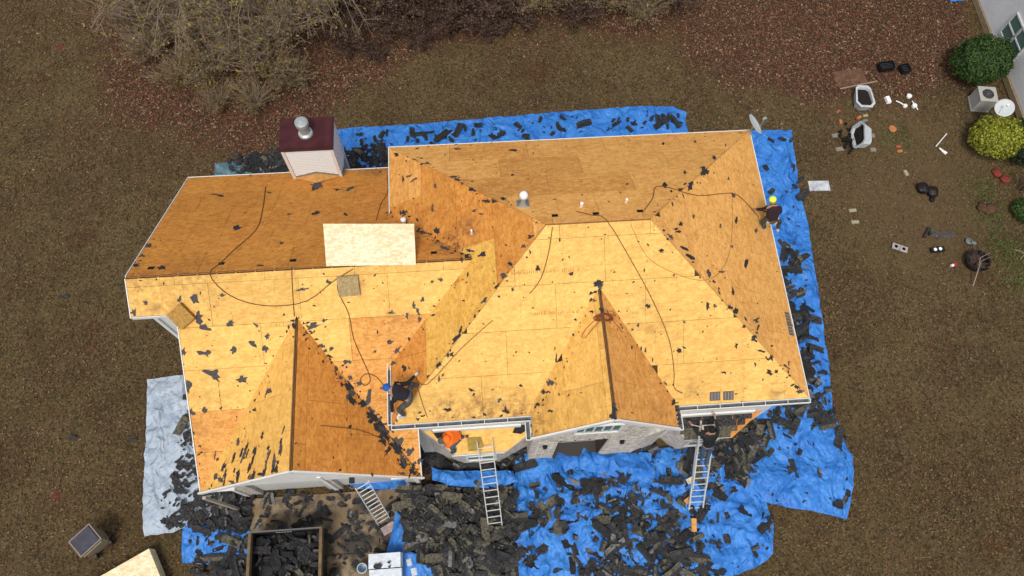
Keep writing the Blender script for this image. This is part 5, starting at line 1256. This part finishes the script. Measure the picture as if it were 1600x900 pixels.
def twigs(n_main, h, spread, seed, lean=(0, 0), sub=6, r0=.035, sub2=4):
    rnd = random.Random(seed); m = MB(); tips = []
    for i in range(n_main):
        az = rnd.uniform(0, 6.283); out = rnd.uniform(.25, 1)*spread; hh = h*rnd.uniform(.6, 1.05)
        p0 = Vector((rnd.uniform(-.25, .25), rnd.uniform(-.25, .25), 0)); p3_ = Vector((math.cos(az)*out+lean[0]*hh, math.sin(az)*out+lean[1]*hh, hh))
        pts = []
        for k in range(6):
            t = k/5; q_ = p0.lerp(p3_, t); q_.z = hh*(t**.75); q_ += Vector((rnd.gauss(0, .05), rnd.gauss(0, .05), 0))*t; pts.append(q_)
        m.tube(pts, [r0*(1-.8*k/5) for k in range(6)], 4, cap=False); tips.append(pts[-1])
        for j in range(sub):
            t = rnd.uniform(.3, 1); k = min(4, int(t*5)); q0 = pts[k].lerp(pts[k+1], t*5-k if t*5-k <= 1 else 1)
            dr = (pts[k+1]-pts[k]).normalized()+Vector((rnd.gauss(0, .6), rnd.gauss(0, .6), rnd.gauss(.1, .3))); dr.normalize(); l = rnd.uniform(.3, .9)*h*.32
            q1_ = q0+dr*l*.5+Vector((0, 0, rnd.uniform(-.05, .05))); q2_ = q0+dr*l+Vector((rnd.gauss(0, .08), rnd.gauss(0, .08), -.05))
            m.tube([q0, q1_, q2_], [r0*.3, r0*.2, r0*.1], 3, cap=False); tips += [q1_, q2_]
            for _ in range(sub2):
                d2 = (dr+Vector((rnd.gauss(0, .7), rnd.gauss(0, .7), rnd.gauss(0, .4)))).normalized(); q3 = q0.lerp(q2_, rnd.uniform(.3, 1)); e = q3+d2*rnd.uniform(.15, .4)*h*.2
                m.tube([q3, e], [r0*.14, r0*.07], 3, cap=False); tips.append(e)
    return m, tips
def leafcloud(tips, n, size, mats_, seed, frac=1.0, jit=.12):
    rnd = np.random.default_rng(seed); T_ = np.array([tuple(t) for t in tips]); idx = rnd.integers(0, len(T_), n); P = T_[idx]+rnd.normal(0, jit, (n, 3))
    a = rnd.normal(0, 1, (n, 3)); a /= np.linalg.norm(a, axis=1)[:, None]; b = np.cross(a, rnd.normal(0, 1, (n, 3))); b /= np.linalg.norm(b, axis=1)[:, None]
    s = (size*rnd.uniform(.5, 1.4, n))[:, None]; V = np.empty((n, 4, 3)); V[:, 0] = P+a*s; V[:, 1] = P+b*s*.5; V[:, 2] = P-a*s; V[:, 3] = P-b*s*.5
    me = bpy.data.meshes.new('foliage'); me.from_pydata(V.reshape(-1, 3).tolist(), [], np.arange(4*n).reshape(-1, 4).tolist())
    for mm in mats_: me.materials.append(mm)
    me.polygons.foreach_set('material_index', rnd.integers(0, len(mats_), n).astype(np.int32)); return me
TWG = mat('twig_grey', (.27, .205, .145), .9); TWB = mat('twig_brown', (.13, .085, .06), .9); TWP = mat('twig_pale', (.30, .23, .18), .9)
LF_Y = [mat('leaf_ochre', (.27, .21, .03), .7), mat('leaf_olive', (.16, .16, .03), .7), mat('leaf_dry', (.17, .10, .05), .8), mat('leaf_rust', (.13, .05, .02), .8)]
LF_B = [mat('leaf_dry2', (.12, .075, .045), .8), mat('leaf_mauve', (.09, .05, .045), .8), mat('leaf_dark_brown', (.045, .028, .02), .8)]
protos = []
for i, (nm, h, sp, mt, lf, nl) in enumerate(((85, 3.0, 2.7, TWG, LF_Y, 900), (70, 2.2, 2.2, TWG, LF_Y, 1300), (50, 1.7, 1.8, TWB, LF_B, 2600), (46, 1.3, 1.6, TWB, LF_B, 2400))):
    m, tips = twigs(nm, h, sp, 50+i); protos.append((m.mesh('branches', mt), leafcloud(tips, nl, .06, lf, 80+i)))
SEEN = {}
def shrub(px, py, k, sc, rz, label, grp):
    g = G(px, py); 
    W1 = ('far left', 'left', 'left centre', 'centre', 'right centre', 'right')[min(5, int((px-230)/50))] if px < 530 else ('leftmost stretch', 'left stretch', 'left middle stretch', 'middle', 'right middle stretch', 'right stretch', 'rightmost stretch')[min(6, int((px-540)/75))]
    W2 = ('top edge' if py < 15 else 'upper' if py < 50 else 'middle' if py < 100 else 'lower' if py < 140 else 'lowest')
    root = empty('bare_shrub', (g.x, g.y, -.03), rz, label=label % (W2, W1)+(', the wider one' if (label % (W2, W1)) in SEEN and sc > SEEN[label % (W2, W1)] else ', the smaller one' if (label % (W2, W1)) in SEEN else ''), cat='shrub', group=grp); SEEN[label % (W2, W1)] = sc; root.scale = (sc, sc, sc)
    for n_, me in (('branches', protos[k][0]), ('foliage', protos[k][1])): o = bpy.data.objects.new(n_, me); COL.objects.link(o); o.parent = root
def arch(n_, seed, L0):
    rnd = random.Random(seed); m = MB(); tips = []
    for i in range(n_):
        az = rnd.gauss(-1.15, .75); L_ = L0*rnd.uniform(.5, 1.1); d = Vector((math.cos(az), math.sin(az), 0)); p0 = Vector((rnd.gauss(0, .3), rnd.gauss(0, .3), 0)); pts = []
        for k in range(9):
            t = k/8; q_ = p0+d*L_*t; q_.z = L_*.62*math.sin(min(1, t*1.02)*2.4)*.9+.1; q_ += Vector((rnd.gauss(0, .05), rnd.gauss(0, .05), 0)); pts.append(q_)
        m.tube(pts, [.026*(1-.85*k/8) for k in range(9)], 4, cap=False)
        for j in range(10):
            k = rnd.randrange(2, 8); q0 = pts[k]; dr = ((pts[k+1]-pts[k]).normalized()+Vector((rnd.gauss(0, .5), rnd.gauss(0, .5), rnd.gauss(0, .3)))).normalized(); l = rnd.uniform(.3, .9)
            m.tube([q0, q0+dr*l*.5+Vector((0, 0, .04)), q0+dr*l], [.010, .007, .004], 3, cap=False); tips += [q0+dr*l, q0+dr*l*.5]
            for _ in range(3): d2 = (dr+Vector((rnd.gauss(0, .6), rnd.gauss(0, .6), rnd.gauss(0, .3)))).normalized(); e = q0+dr*l*.6; m.tube([e, e+d2*.3], [.006, .003], 3, cap=False)
    return m.mesh('branches', TWG), tips
ame, atips = arch(42, 5, 4.6); alf = leafcloud(atips, 700, .065, [mat('leaf_gold', (.30, .22, .03), .7), LF_Y[1], LF_Y[2], mat('leaf_lime2', (.22, .23, .03), .7)], 99)
for k, (px, py, rz, sc, lb) in enumerate(((430, -30, .15, 1.1, 'centre of three'), (330, -10, -.5, 1.0, 'leftmost of three'), (500, -25, .75, 1.0, 'rightmost of three'))):
    g = G(px, py); root = empty('arching_shrub', (g.x, g.y, 0), rz, label='tall arching bare bush with yellow leaves at the top left, '+lb, cat='bush'); root.scale = (sc, sc, sc)
    for n_, me in (('branches', ame), ('foliage', alf)): o = bpy.data.objects.new(n_, me); COL.objects.link(o); o.parent = root
G1 = 'tangled bare shrubs at the top left'; G2 = 'low brown thicket shrubs along the top'
L1 = 'tangled bare shrub, %s row, %s of the yellowish thicket'; L2 = 'low dark brown shrub, %s row, %s of the top thicket'
for px, py, k, sc, rz in ((300, 60, 0, 1.0, .3), (380, 40, 0, 1.15, 1.3), (450, 60, 0, 1.05, 2.2), (260, 20, 1, .9, 3.1), (340, 110, 1, .85, .9), (420, 115, 1, .9, 4.0), (500, 30, 0, 1.0, 5.0), (290, 130, 1, .6, 2.0), (400, 165, 1, .5, 1.0), (460, 130, 1, .55, 0.2), (240, 85, 1, .7, 5.2), (340, 10, 0, 1.1, 2.6), (430, 0, 0, 1.2, .1), (345, 165, 1, .45, 3.3), (225, 40, 0, .8, 3.9), (270, 0, 0, 1.1, 2.9), (400, 90, 0, .8, 5.9)):
    shrub(px, py, k, sc, rz, L1, G1)
for px, py, k, sc, rz in ((575, 20, 2, 1.0, 1), (545, 75, 3, .7, 2), (610, 40, 2, .9, 3), (660, 15, 2, 1.1, 4), (700, 45, 3, .8, 5), (745, 20, 2, 1.0, .5), (800, 30, 3, .9, 1.6), (850, 15, 1, .8, 2.5), (900, 30, 3, .9, 3.4), (950, 10, 1, .8, 4.4), (1000, 25, 1, .7, 5.4), (1050, 5, 2, .8, .2), (600, -10, 2, 1.1, .2), (700, -15, 2, 1.1, .8), (800, -15, 2, 1.1, 2.8), (900, -20, 2, 1.1, 5.8), (1000, -20, 2, 1., 3.8), (655, 65, 3, .55, 1.2), (760, 55, 3, .55, 2.2), (590, 90, 3, .45, 4.2)):
    shrub(px, py, k, sc, rz, L2, G2)
m, tips = twigs(34, 2.6, 1.9, 77, r0=.03); me = m.mesh('branches', TWP)
for k, (px, py, label) in enumerate(((1260, -28, 'pale bare twiggy shrub at the top edge, left of its pair'), (1355, -32, 'pale bare twiggy shrub at the top edge, right of its pair'))):
    g = G(px, py); root = empty('bare_shrub', (g.x, g.y, 0), k*2.2, label=label, cat='shrub'); o = bpy.data.objects.new('branches', me); COL.objects.link(o); o.parent = root
m, tips = twigs(22, 1.5, .9, 91, sub=5, r0=.018); g = G(1602, 300); root = empty('bare_shrub', (g.x, g.y, 0), label='bare tan shrub at the right edge between dark bush and green plant', cat='shrub'); o = m.build('branches', mat('twig_tan', (.26, .19, .13), .9), root)

# leaf litter and grass blades
def scatter(n, fn, size, mats_, name, label, cat, seed, flat=.35, aspect=.5, z=0.0):
    rnd = np.random.default_rng(seed); P = fn(rnd, n); n = len(P)
    P = np.column_stack([P, np.array([gz(x, y) for x, y in P])-.035+z+rnd.uniform(0, .03, n)])
    nr = np.array([0, 0, 1.])+rnd.normal(0, flat, (n, 3)); nr /= np.linalg.norm(nr, axis=1)[:, None]
    a = np.cross(nr, rnd.normal(0, 1, (n, 3))); a /= np.linalg.norm(a, axis=1)[:, None]; b = np.cross(nr, a); s = (size*rnd.uniform(.5, 1.5, n))[:, None]
    V = np.empty((n, 4, 3)); V[:, 0] = P+a*s; V[:, 1] = P+b*s*aspect; V[:, 2] = P-a*s; V[:, 3] = P-b*s*aspect
    me = bpy.data.meshes.new(name); me.from_pydata(V.reshape(-1, 3).tolist(), [], np.arange(4*n).reshape(-1, 4).tolist())
    for mm in mats_: me.materials.append(mm)
    me.polygons.foreach_set('material_index', rnd.integers(0, len(mats_), n).astype(np.int32)); o = bpy.data.objects.new(name, me); COL.objects.link(o)
    tag(o, label, cat, kind='stuff')
LIT = [mat('litter_tan', (.20, .12, .065), .9), mat('litter_rust', (.17, .055, .030), .9), mat('litter_brown', (.12, .065, .04), .9), mat('litter_red', (.13, .04, .03), .9), mat('litter_dark', (.045, .026, .02), .9), mat('litter_rust', (.17, .065, .035), .9), mat('litter_brown', (.12, .07, .045), .9), mat('litter_pale', (.34, .23, .14), .9)]
GR = [mat('grass_straw', (.27, .18, .08), .9), mat('grass_olive', (.135, .100, .036), .9), mat('grass_brown', (.105, .058, .028), .9), mat('grass_dark', (.035, .024, .014), .9)]
def wooded(rnd, n):
    x = rnd.uniform(-21, 31, n); y = rnd.uniform(1.0, 15.5, n); k = rnd.random(n)
    w = np.array([woodf(a, b) for a, b in zip(x, y)]); return np.column_stack([x, y])[k < np.maximum(w, .03)]
scatter(130000, wooded, .046, LIT[:7]+[LIT[1], LIT[3], LIT[0]]+LIT[7:], 'leaf_litter', 'fallen brown and rust leaves under the trees at the top', 'leaves', 1)
def lawn(rnd, n):
    x = rnd.uniform(-20, 30, n); y = rnd.uniform(-16, 13, n); ok = ~((x > -5.5) & (x < .3) & (y < -9.9)) & ~((x > -6.3) & (x < 11.2) & (y > -9) & (y < 0))
    return np.column_stack([x, y])[ok]
LAWNL = [mat('lawn_leaf_tan', (.19, .135, .07), .9), mat('lawn_leaf_brown', (.11, .065, .035), .9), mat('lawn_leaf_dull', (.14, .085, .05), .9)]
scatter(16000, lawn, .044, LAWNL, 'fallen_leaves', 'scattered fallen leaves over the lawn', 'leaves', 2)
def patchy(off, lo, hi):
    def fn(rnd, n):
        P = lawn(rnd, n); k = rnd.random(len(P)); v = np.array([noise.noise(Vector((x*.3+off, y*.3, off)))+.5*noise.noise(Vector((x*1.1, y*1.1+off, off))) for x, y in P])
        return P[k < np.clip((v-lo)/(hi-lo), .06, 1)]
    return fn
scatter(75000, patchy(11, -.1, .35), .044, LAWNL+[LIT[1]], 'fallen_leaves', 'drifts of fallen rust coloured leaves in patches over the lawn', 'leaves', 22)
scatter(150000, patchy(3, -.2, .3), .046, GR, 'grass', 'longer straw and olive grass tufts in patches of the yard', 'grass', 23, flat=1.0, aspect=.22, z=.01)
scatter(110000, lawn, .038, GR, 'grass', 'dry brown and olive grass of the yard', 'grass', 3, flat=1.0, aspect=.22, z=.0)
def weed(cx, cy, r, n, seed): 
    scatter(n, lambda rr, k: np.column_stack([rr.normal(cx, r, k), rr.normal(cy, r, k)]), .05, GRM, 'weeds', 'green weeds growing in the yard', 'weeds', seed, flat=1.0, aspect=.3, z=.02)
pts_ = [G(1535, 295), G(1560, 380), G(1590, 400), G(1545, 330), G(1398, 214), G(1595, 440)]
weed_pts = []
scatter(2400, lambda rr, k: np.concatenate([np.column_stack([rr.normal(g.x, .45, k//6), rr.normal(g.y, .45, k//6)]) for g in pts_]), .045, GRM, 'weeds', 'patches of green weeds near the right edge', 'weeds', 12, flat=1.0, aspect=.3, z=.02)

# ------------------------------------------------------------------ yard clutter on the right
def small(px, py, size, name, mtl, label, cat, rz=0, z=0, taper=1.0):
    g = G(px, py); m = MB(); m.box((0, 0, size[2]/2), size, taper=taper); o = m.build(name, mtl); o.location = (g.x, g.y, gz(g.x, g.y)-.045+z); o.rotation_euler = (random.uniform(-.03, .03), random.uniform(-.03, .03), rz); return tag(o, label, cat)
SOIL = mat('dark_soil', (.018, .013, .010), .95, bump=.8, bs=20)
def tub(px, py, rz, label, tip=False):
    g = G(px, py); root = empty('planter_tub', (g.x, g.y, 0), rz, label=label, cat='planter'); PT = mat('tub_plastic', (.50, .53, .55), .55, n1=.12, s1=5)
    o8 = [(-.38, -.30), (-.22, -.52), (.22, -.52), (.38, -.30), (.30, .40), (.18, .52), (-.18, .52), (-.30, .40)]
    M = Matrix.Rotation(R(70), 3, 'Y') if tip else Matrix.Identity(3); off = Vector((0, 0, .33)) if tip else Vector((0, 0, 0))
    m = MB(); n = 8
    rings = [([(x*.78, y*.78, 0) for x, y in o8]), ([(x, y, .42) for x, y in o8]), ([(x*1.06, y*1.06, .43) for x, y in o8]), ([(x*.86, y*.86, .43) for x, y in o8]), ([(x*.74, y*.74, .08) for x, y in o8])]
    vs = [M @ Vector(v)+off for r_ in rings for v in r_]; fs = [tuple(range(n))[::-1], tuple(range(4*n, 5*n))]
    for k in range(4):
        for i in range(n): fs.append((k*n+i, k*n+(i+1) % n, (k+1)*n+(i+1) % n, (k+1)*n+i))
    m.raw(vs, fs); m.build('shell', PT, root)
    m = MB(); m.raw([M @ Vector((x*.80, y*.80, .33+random.uniform(-.03, .04)))+off for x, y in o8]+[M @ Vector((0, 0, .40))+off], [(i, (i+1) % 8, 8) for i in range(8)]); m.build('soil', SOIL, root)
tub(1344, 160, R(-6), 'pale octagonal planter tub full of dark soil, standing upright')
tub(1348, 222, R(172), 'pale planter tub tipped on its side with soil spilling left', True)
m = MB(); g = G(1328, 221); rnd = random.Random(8)
for k in range(60): m.box((rnd.gauss(0, .2), rnd.gauss(0, .22), rnd.uniform(.02, .15)), (rnd.uniform(.04, .12),)*3, rz=rnd.random()*3)
o = m.build('spilled_soil', SOIL, loc=None); o.location = (g.x, g.y, 0); tag(o, 'dark spilled soil clods beside the tipped planter tub', 'soil', kind='stuff')
for px, py, rz, lb in ((1306, 212, .1, 'upper'), (1312, 233, .1, 'lower')): small(px, py, (.34, .17, .07), 'paver', mat('paver_grey', (.24, .21, .17), .9, n1=.2), lb+' grey paver left of the tipped tub', 'paver', rz)
for px, py, lb in ((1362, 212, 'upper'), (1364, 234, 'lower')): small(px, py, (.24, .17, .07), 'paver', mat('paver_grey', (.24, .21, .17), .9), lb+' grey paver right of the tipped tub', 'paver')
small(1328, 121, (1.35, .78, .03), 'board', mat('red_board', (.13, .065, .04), .9, n1=.3, s1=4), 'reddish brown worn board above the upright tub', 'board', R(5))
m = MB(); a, b = G(1312, 140), G(1370, 128); m.bar(a+Vector((0, 0, .05)), b+Vector((0, 0, .05)), .06, .04); tag(m.build('stick', mat('stick_pink', (.30, .20, .16), .8), loc=a), 'long pinkish stick behind the upright tub', 'stick')
for px, py, w, l, rz, nm, lb in ((1382, 107, .62, .34, .1, 'crate', 'black crate behind the white containers, left of the black pot'), (1411, 111, .36, .36, .2, 'crate', 'square black pot right of the black crate')):
    g = G(px, py); root = empty(nm, (g.x, g.y, 0), rz, label=lb, cat='container')
    m = MB()
    for sx in (-1, 1): m.box((sx*w/2, 0, .14), (.03, l, .24)); m.box((0, sx*l/2, .14), (w, .03, .24))
    m.box((0, 0, .03), (w, l, .02)); m.build('shell', PLK, root)
    m = MB()
    for k in range(4): m.tube([(-w/2, (k-1.5)*l*.2, .2), (w/2, (k-1.4)*l*.22, .17)], .012, 5)
    m.build('handle', mat('dark_grey_plastic', (.05, .055, .06), .5), root)
small(1387, 156, (.2, .34, .12), 'box', PVC, 'white plastic box right of the upright tub', 'box', R(8), taper=.8)
def stickobj(p1, p2, r_, name, mtl, label, cat, z=.06):
    a, b = G(*p1), G(*p2); a.z = b.z = z; m = MB(); m.tube([a, (a+b)/2+Vector((.01, .01, .01)), b], r_, 7); return tag(m.build(name, mtl, loc=a), label, cat)
stickobj((1399, 159), (1412, 166), .025, 'pipe', PVC, 'short white pipe piece left of the white spray heads', 'pipe')
g = G(1413, 167); m = MB(); m.lathe([(.05, 0), (.09, .03), (.08, .12), (.03, .14)], (0, 0, 0), 12); o = m.build('plastic_plug', PVC); o.location = (g.x, g.y, 0); tag(o, 'white round cap at the end of the short white pipe', 'cap')
g = G(1419, 152); m = MB(); m.lathe([(.05, 0), (.10, .02), (.11, .12), (.08, .14)], (0, 0, 0), 12); o = m.build('plastic_cup', PVC); o.location = (g.x, g.y, 0); tag(o, 'white cup uppermost among the white plastic bits', 'cap')
stickobj((1424, 159), (1433, 173), .022, 'pipe', PVC, 'thin white pipe below the white cup', 'pipe'); g = G(1427, 167); m = MB(); m.lathe([(.04, 0), (.10, .02), (.10, .14), (.05, .16)], (0, 0, 0), 12); o = m.build('sprinkler_head', PVC); o.location = (g.x, g.y, 0); tag(o, 'white bulb shaped head on the thin white pipe', 'sprinkler head')
stickobj((1461, 230), (1478, 210), .022, 'pipe', PVC, 'longer slanted white pipe alone on the lawn', 'pipe')
g = G(1472, 237); m = MB(); m.tube([(-.1, .15, .05), (0, 0, .05), (.12, -.12, .04)], [.03, .05, .07], 8); o = m.build('pipe_elbow', PVC); o.location = (g.x, g.y, 0); tag(o, 'white pipe elbow just below the slanted white pipe', 'pipe')
BRR = mat('brick_red', (.34, .10, .05), .9, n1=.2); BRO = mat('brick_orange', (.45, .17, .06), .9, n1=.2)
def bricks(px, py, rz, mtl, label, n=1):
    small(px, py, (.21, .11, .07), 'brick', mtl, label, 'brick', rz)
bricks(1309, 175, .6, BRR, 'red brick left of the upright tub'); bricks(1313, 191, 1.5, BRO, 'orange brick below the red brick at left'); bricks(1342, 184, .5, BRO, 'orange stone under the front of the upright tub')
bricks(1352, 181, .2, mat('stone_tan', (.36, .30, .2), .9), 'tan stone below the upright tub'); bricks(1351, 189, .2, mat('stone_green', (.18, .22, .17), .9), 'greenish stone below the upright tub')
g = G(1395, 201); m = MB(); m.lathe([(.16, 0), (.17, .03), (.14, .05)], (0, 0, 0), 9); o = m.build('stepping_stone', BRO); o.location = (g.x, g.y, -.03); tag(o, 'orange terracotta disc in the grass', 'terracotta disc')
bricks(1404, 229, 0, BRR, 'red brick above another right of the tipped tub'); bricks(1406, 236, .1, BRO, 'orange brick directly below the red brick, right of the tipped tub')
small(1280, 290, (.84, .44, .05), 'paver_tile', mat('tile_pale', (.46, .48, .52), .8, n1=.3, s1=5), 'pale blue grey slab lying right of the narrow tarp', 'slab', R(-2))
small(1416, 270, (.14, .26, .05), 'paver', mat('paver_tan', (.34, .30, .22), .9), 'small tan paver standing alone in the lawn centre right', 'paver', .2)
small(1333, 328, (.3, .13, .05), 'paver', mat('paver_tan', (.34, .30, .22), .9), 'upper half buried tan paver near the narrow tarp', 'paver', .05); small(1337, 346, (.3, .13, .05), 'paver', mat('paver_tan', (.34, .30, .22), .9), 'lower half buried tan paver near the narrow tarp', 'paver')
# black bags
g = G(1447, 300); m = MB()
def blob(mb, c, r_, seed, sq=.6, n1_=10, n2=7):
    rings = []
    for i in range(n2+1):
        ph = math.pi*i/n2
        for j in range(n1_):
            t = 2*math.pi*j/n1_; d = Vector((math.sin(ph)*math.cos(t), math.sin(ph)*math.sin(t), math.cos(ph))); k = 1+.35*noise.noise(d*2+Vector((seed, 0, 0)))
            rings.append(Vector(c)+Vector((d.x*r_*k, d.y*r_*k, d.z*r_*k*sq+r_*.4)))
    mb.raw(rings, [(i*n1_+j, (i+1)*n1_+j, (i+1)*n1_+(j+1) % n1_, i*n1_+(j+1) % n1_) for i in range(n2) for j in range(n1_)])
blob(m, (-.15, .12, 0), .26, 1); blob(m, (.2, -.05, 0), .24, 2); blob(m, (.15, -.35, -.05), .12, 3); o = m.build('trash_bag', mat('bag_black', (.014, .012, .012), .3, bump=.8, bs=14), smooth=True); o.location = (g.x, g.y, 0); tag(o, 'crumpled black plastic bag lying alone on the right lawn', 'bag')
g = G(1545, 328); m = MB(); blob(m, (0, 0, 0), .26, 6); blob(m, (-.25, .1, 0), .22, 8); o = m.build('leaf_pile', mat('rusty_pile', (.09, .045, .025), .9, n1=.5, s1=9), smooth=True); o.location = (g.x, g.y, -.03); tag(o, 'rusty brown lump of leaves by the green weeds', 'leaf pile')
# pinkish slab of two halves
g = G(1405, 388); root = empty('cement_slab', (g.x, g.y, 0), R(-25), label='pinkish grey slab of two squares with faint rings', cat='slab'); PK = mat('slab_pink', (.36, .32, .31), .85, n1=.2, s1=9)
for sx in (-.15, .15):
    m = MB(); m.box((sx, 0, .04), (.285, .24, .06)); hf = m.build('slab_half', PK, root); m = MB(); m.lathe([(.085, 0), (.085, .006), (.07, .006), (.07, 0)], (sx, 0, .07), 16); m.build('ring', mat('ring_pale', (.45, .42, .42), .8), hf)
g = G(1464, 391); root = empty('control_box', (g.x, g.y, 0), R(5), label='black flat box with two white round dials', cat='box'); m = MB(); m.box((0, 0, .05), (.54, .2, .09)); m.build('case', PLK, root)
for sx in (-.12, .09):
    m = MB(); m.lathe([(.065, 0), (.065, .015), (.04, .02)], (sx, .01, .095), 16); m.build('dial', PVC, root)
g = G(1452, 367); m = MB(); m.bar((-.28, -.12, .06), (.05, .28, .08), .07, .06); m.bar((.05, .28, .08), (-.02, -.05, .08), .07, .06); m.bar((-.28, -.12, .05), (-.1, -.05, .05), .03, .03); o = m.build('metal_bracket', mat('dark_metal', (.03, .03, .03), .5)); o.location = (g.x, g.y, 0); tag(o, 'dark angled metal bracket above the black dial box', 'bracket')
small(1475, 366, (.9, .3, .015), 'netting', mat('net_grey', (.07, .06, .055), .9, n1=.4), 'flat grey netting right of the dark bracket', 'netting', R(-5))
g = G(1516, 379); m = MB(); m.lathe([(.12, 0), (.14, .1), (.1, .12), (.09, .03)], (-.08, .03, 0), 14); m.lathe([(.07, 0), (.08, .06), (.05, .07)], (.12, -.05, 0), 12); o = m.build('pan', mat('pan_grey', (.16, .19, .18), .4)); o.location = (g.x, g.y, 0); tag(o, 'grey pan with a paler lid near the burn barrel', 'pan')
g = G(1488, 415); root = empty('can', (g.x, g.y, 0), .3, label='small red and white can left of the burn barrel', cat='can'); m = MB(); m.tube([(-.1, 0, .06), (.0, 0, .06)], .055, 10); m.build('lid', PVC, root); m = MB(); m.tube([(0, 0, .06), (.12, 0, .06)], .06, 10); m.build('body', mat('can_red', (.55, .02, .02), .4), root)
g = G(1522, 412); root = empty('fire_pit', (g.x, g.y, 0), label='black round fire pit heaped with brushwood', cat='fire pit'); m = MB(); m.lathe([(.34, 0), (.44, .25), (.46, .3), (.41, .3), (.36, .1)], (0, 0, 0), 20); m.build('bowl', PLK, root)
m, tips = twigs(30, .55, .55, 33, sub=4, r0=.012); m.build('brushwood', TWB, root)
m = MB(); m.tube([(-.4, -.95, .1), (-.2, -.4, .4), (-.02, .05, .45), (.45, .25, .4)], [.02, .02, .015, .008], 5); m.tube([(-.2, -.4, .4), (-.05, -.1, .5), (.5, .1, .35)], [.015, .012, .006], 5); m.build('branch', TWP, root)
m = MB(); g = G(1594, 395); m.tube([(-.2, .15, .03), (.05, 0, .05), (.2, -.15, .04)], .016, 5); m.tube([(.25, .25, .03), (.2, -.05, .04), (-.1, -.25, .03)], .016, 5); o = m.build('fallen_twig', TWP); o.location = (g.x, g.y, 0); tag(o, 'forked pale twigs on the grass at the right edge', 'twig')
for k, (px, py) in enumerate(((1558, 270), (1570, 280))): g = G(px, py); m = MB(); blob(m, (0, 0, -.05), .2, 20+k, .4); o = m.build('red_cushion', mat('red_soil', (.20, .035, .025), .9, n1=.4, s1=9), smooth=True); o.location = (g.x, g.y, -.02); tag(o, ('left' if k == 0 else 'right')+' red cloth lump below the yellow green bush', 'cloth')
for k, (px, py) in enumerate(((92, 72), (86, 774))):
    g = G(px, py); m = MB(); blob(m, (0, 0, -.16), .22, 30+k, .35); o = m.build('red_anthill', mat('red_clay', (.12, .032, .022), .95, n1=.3, s1=9), smooth=True); o.location = (g.x, g.y, -.03); tag(o, 'small mound of red clay in the left lawn '+('near the top' if k == 0 else 'above the trash bin'), 'mound')
for k, (px, py) in enumerate(((115, 684), (208, 688), (102, 463), (1300, 640))):
    g = G(px, py); m = scrap_mesh(.32, .2, 60+k, .008); o = m.build('felt_scrap', SH_D); o.location = (g.x, g.y, .03); tag(o, ('left felt scrap on the lawn left of the silver tarp', 'right felt scrap on the lawn touching the silver tarp side', 'small felt scrap on the lawn left of the wing', 'felt scrap on the grass at the right front corner')[k], 'felt scrap')
# cedar scraps by the climbing ladder
CW = mat('fresh_cut_osb', (.62, .30, .08), .8, n1=.2)
for k, (px, py, w, l, rz, lb) in enumerate(((1070, 784, .22, .16, .5, 'orange wood offcut left of the climber ladder foot'), (1079, 822, .17, .42, -.1, 'long orange wood block below the climber ladder foot'), (1074, 753, .3, .18, .4, 'pale wood offcut left of the climber ladder'))):
    g = G(px, py); z = heap(g.x, g.y)+.36; m = MB(); m.box((0, 0, 0), (w, l, .05)); o = m.build('wood_offcut', CW if k < 2 else C_N, uv=lambda c: (c[0], c[1])); o.location = (g.x, g.y, z); o.rotation_euler = (.1, .1, rz); tag(o, lb, 'wood offcut')
for k, (px, py, rz) in enumerate(((1060, 722, .2), (970, 735, .1))):
    pass
# small angled brick bay with window right of the porch gable
m = MB(); a = Vector((pr_+.02, -9.1, 2.2)); 
m.prism([(pr_+.01, by0, 0), (pr_+.01, -9.25, 0), (8.2, -9.05, 0), (8.5, by0, 0)], (0, 0, 3.0)); m.build('bay_wall', BRICK, house)
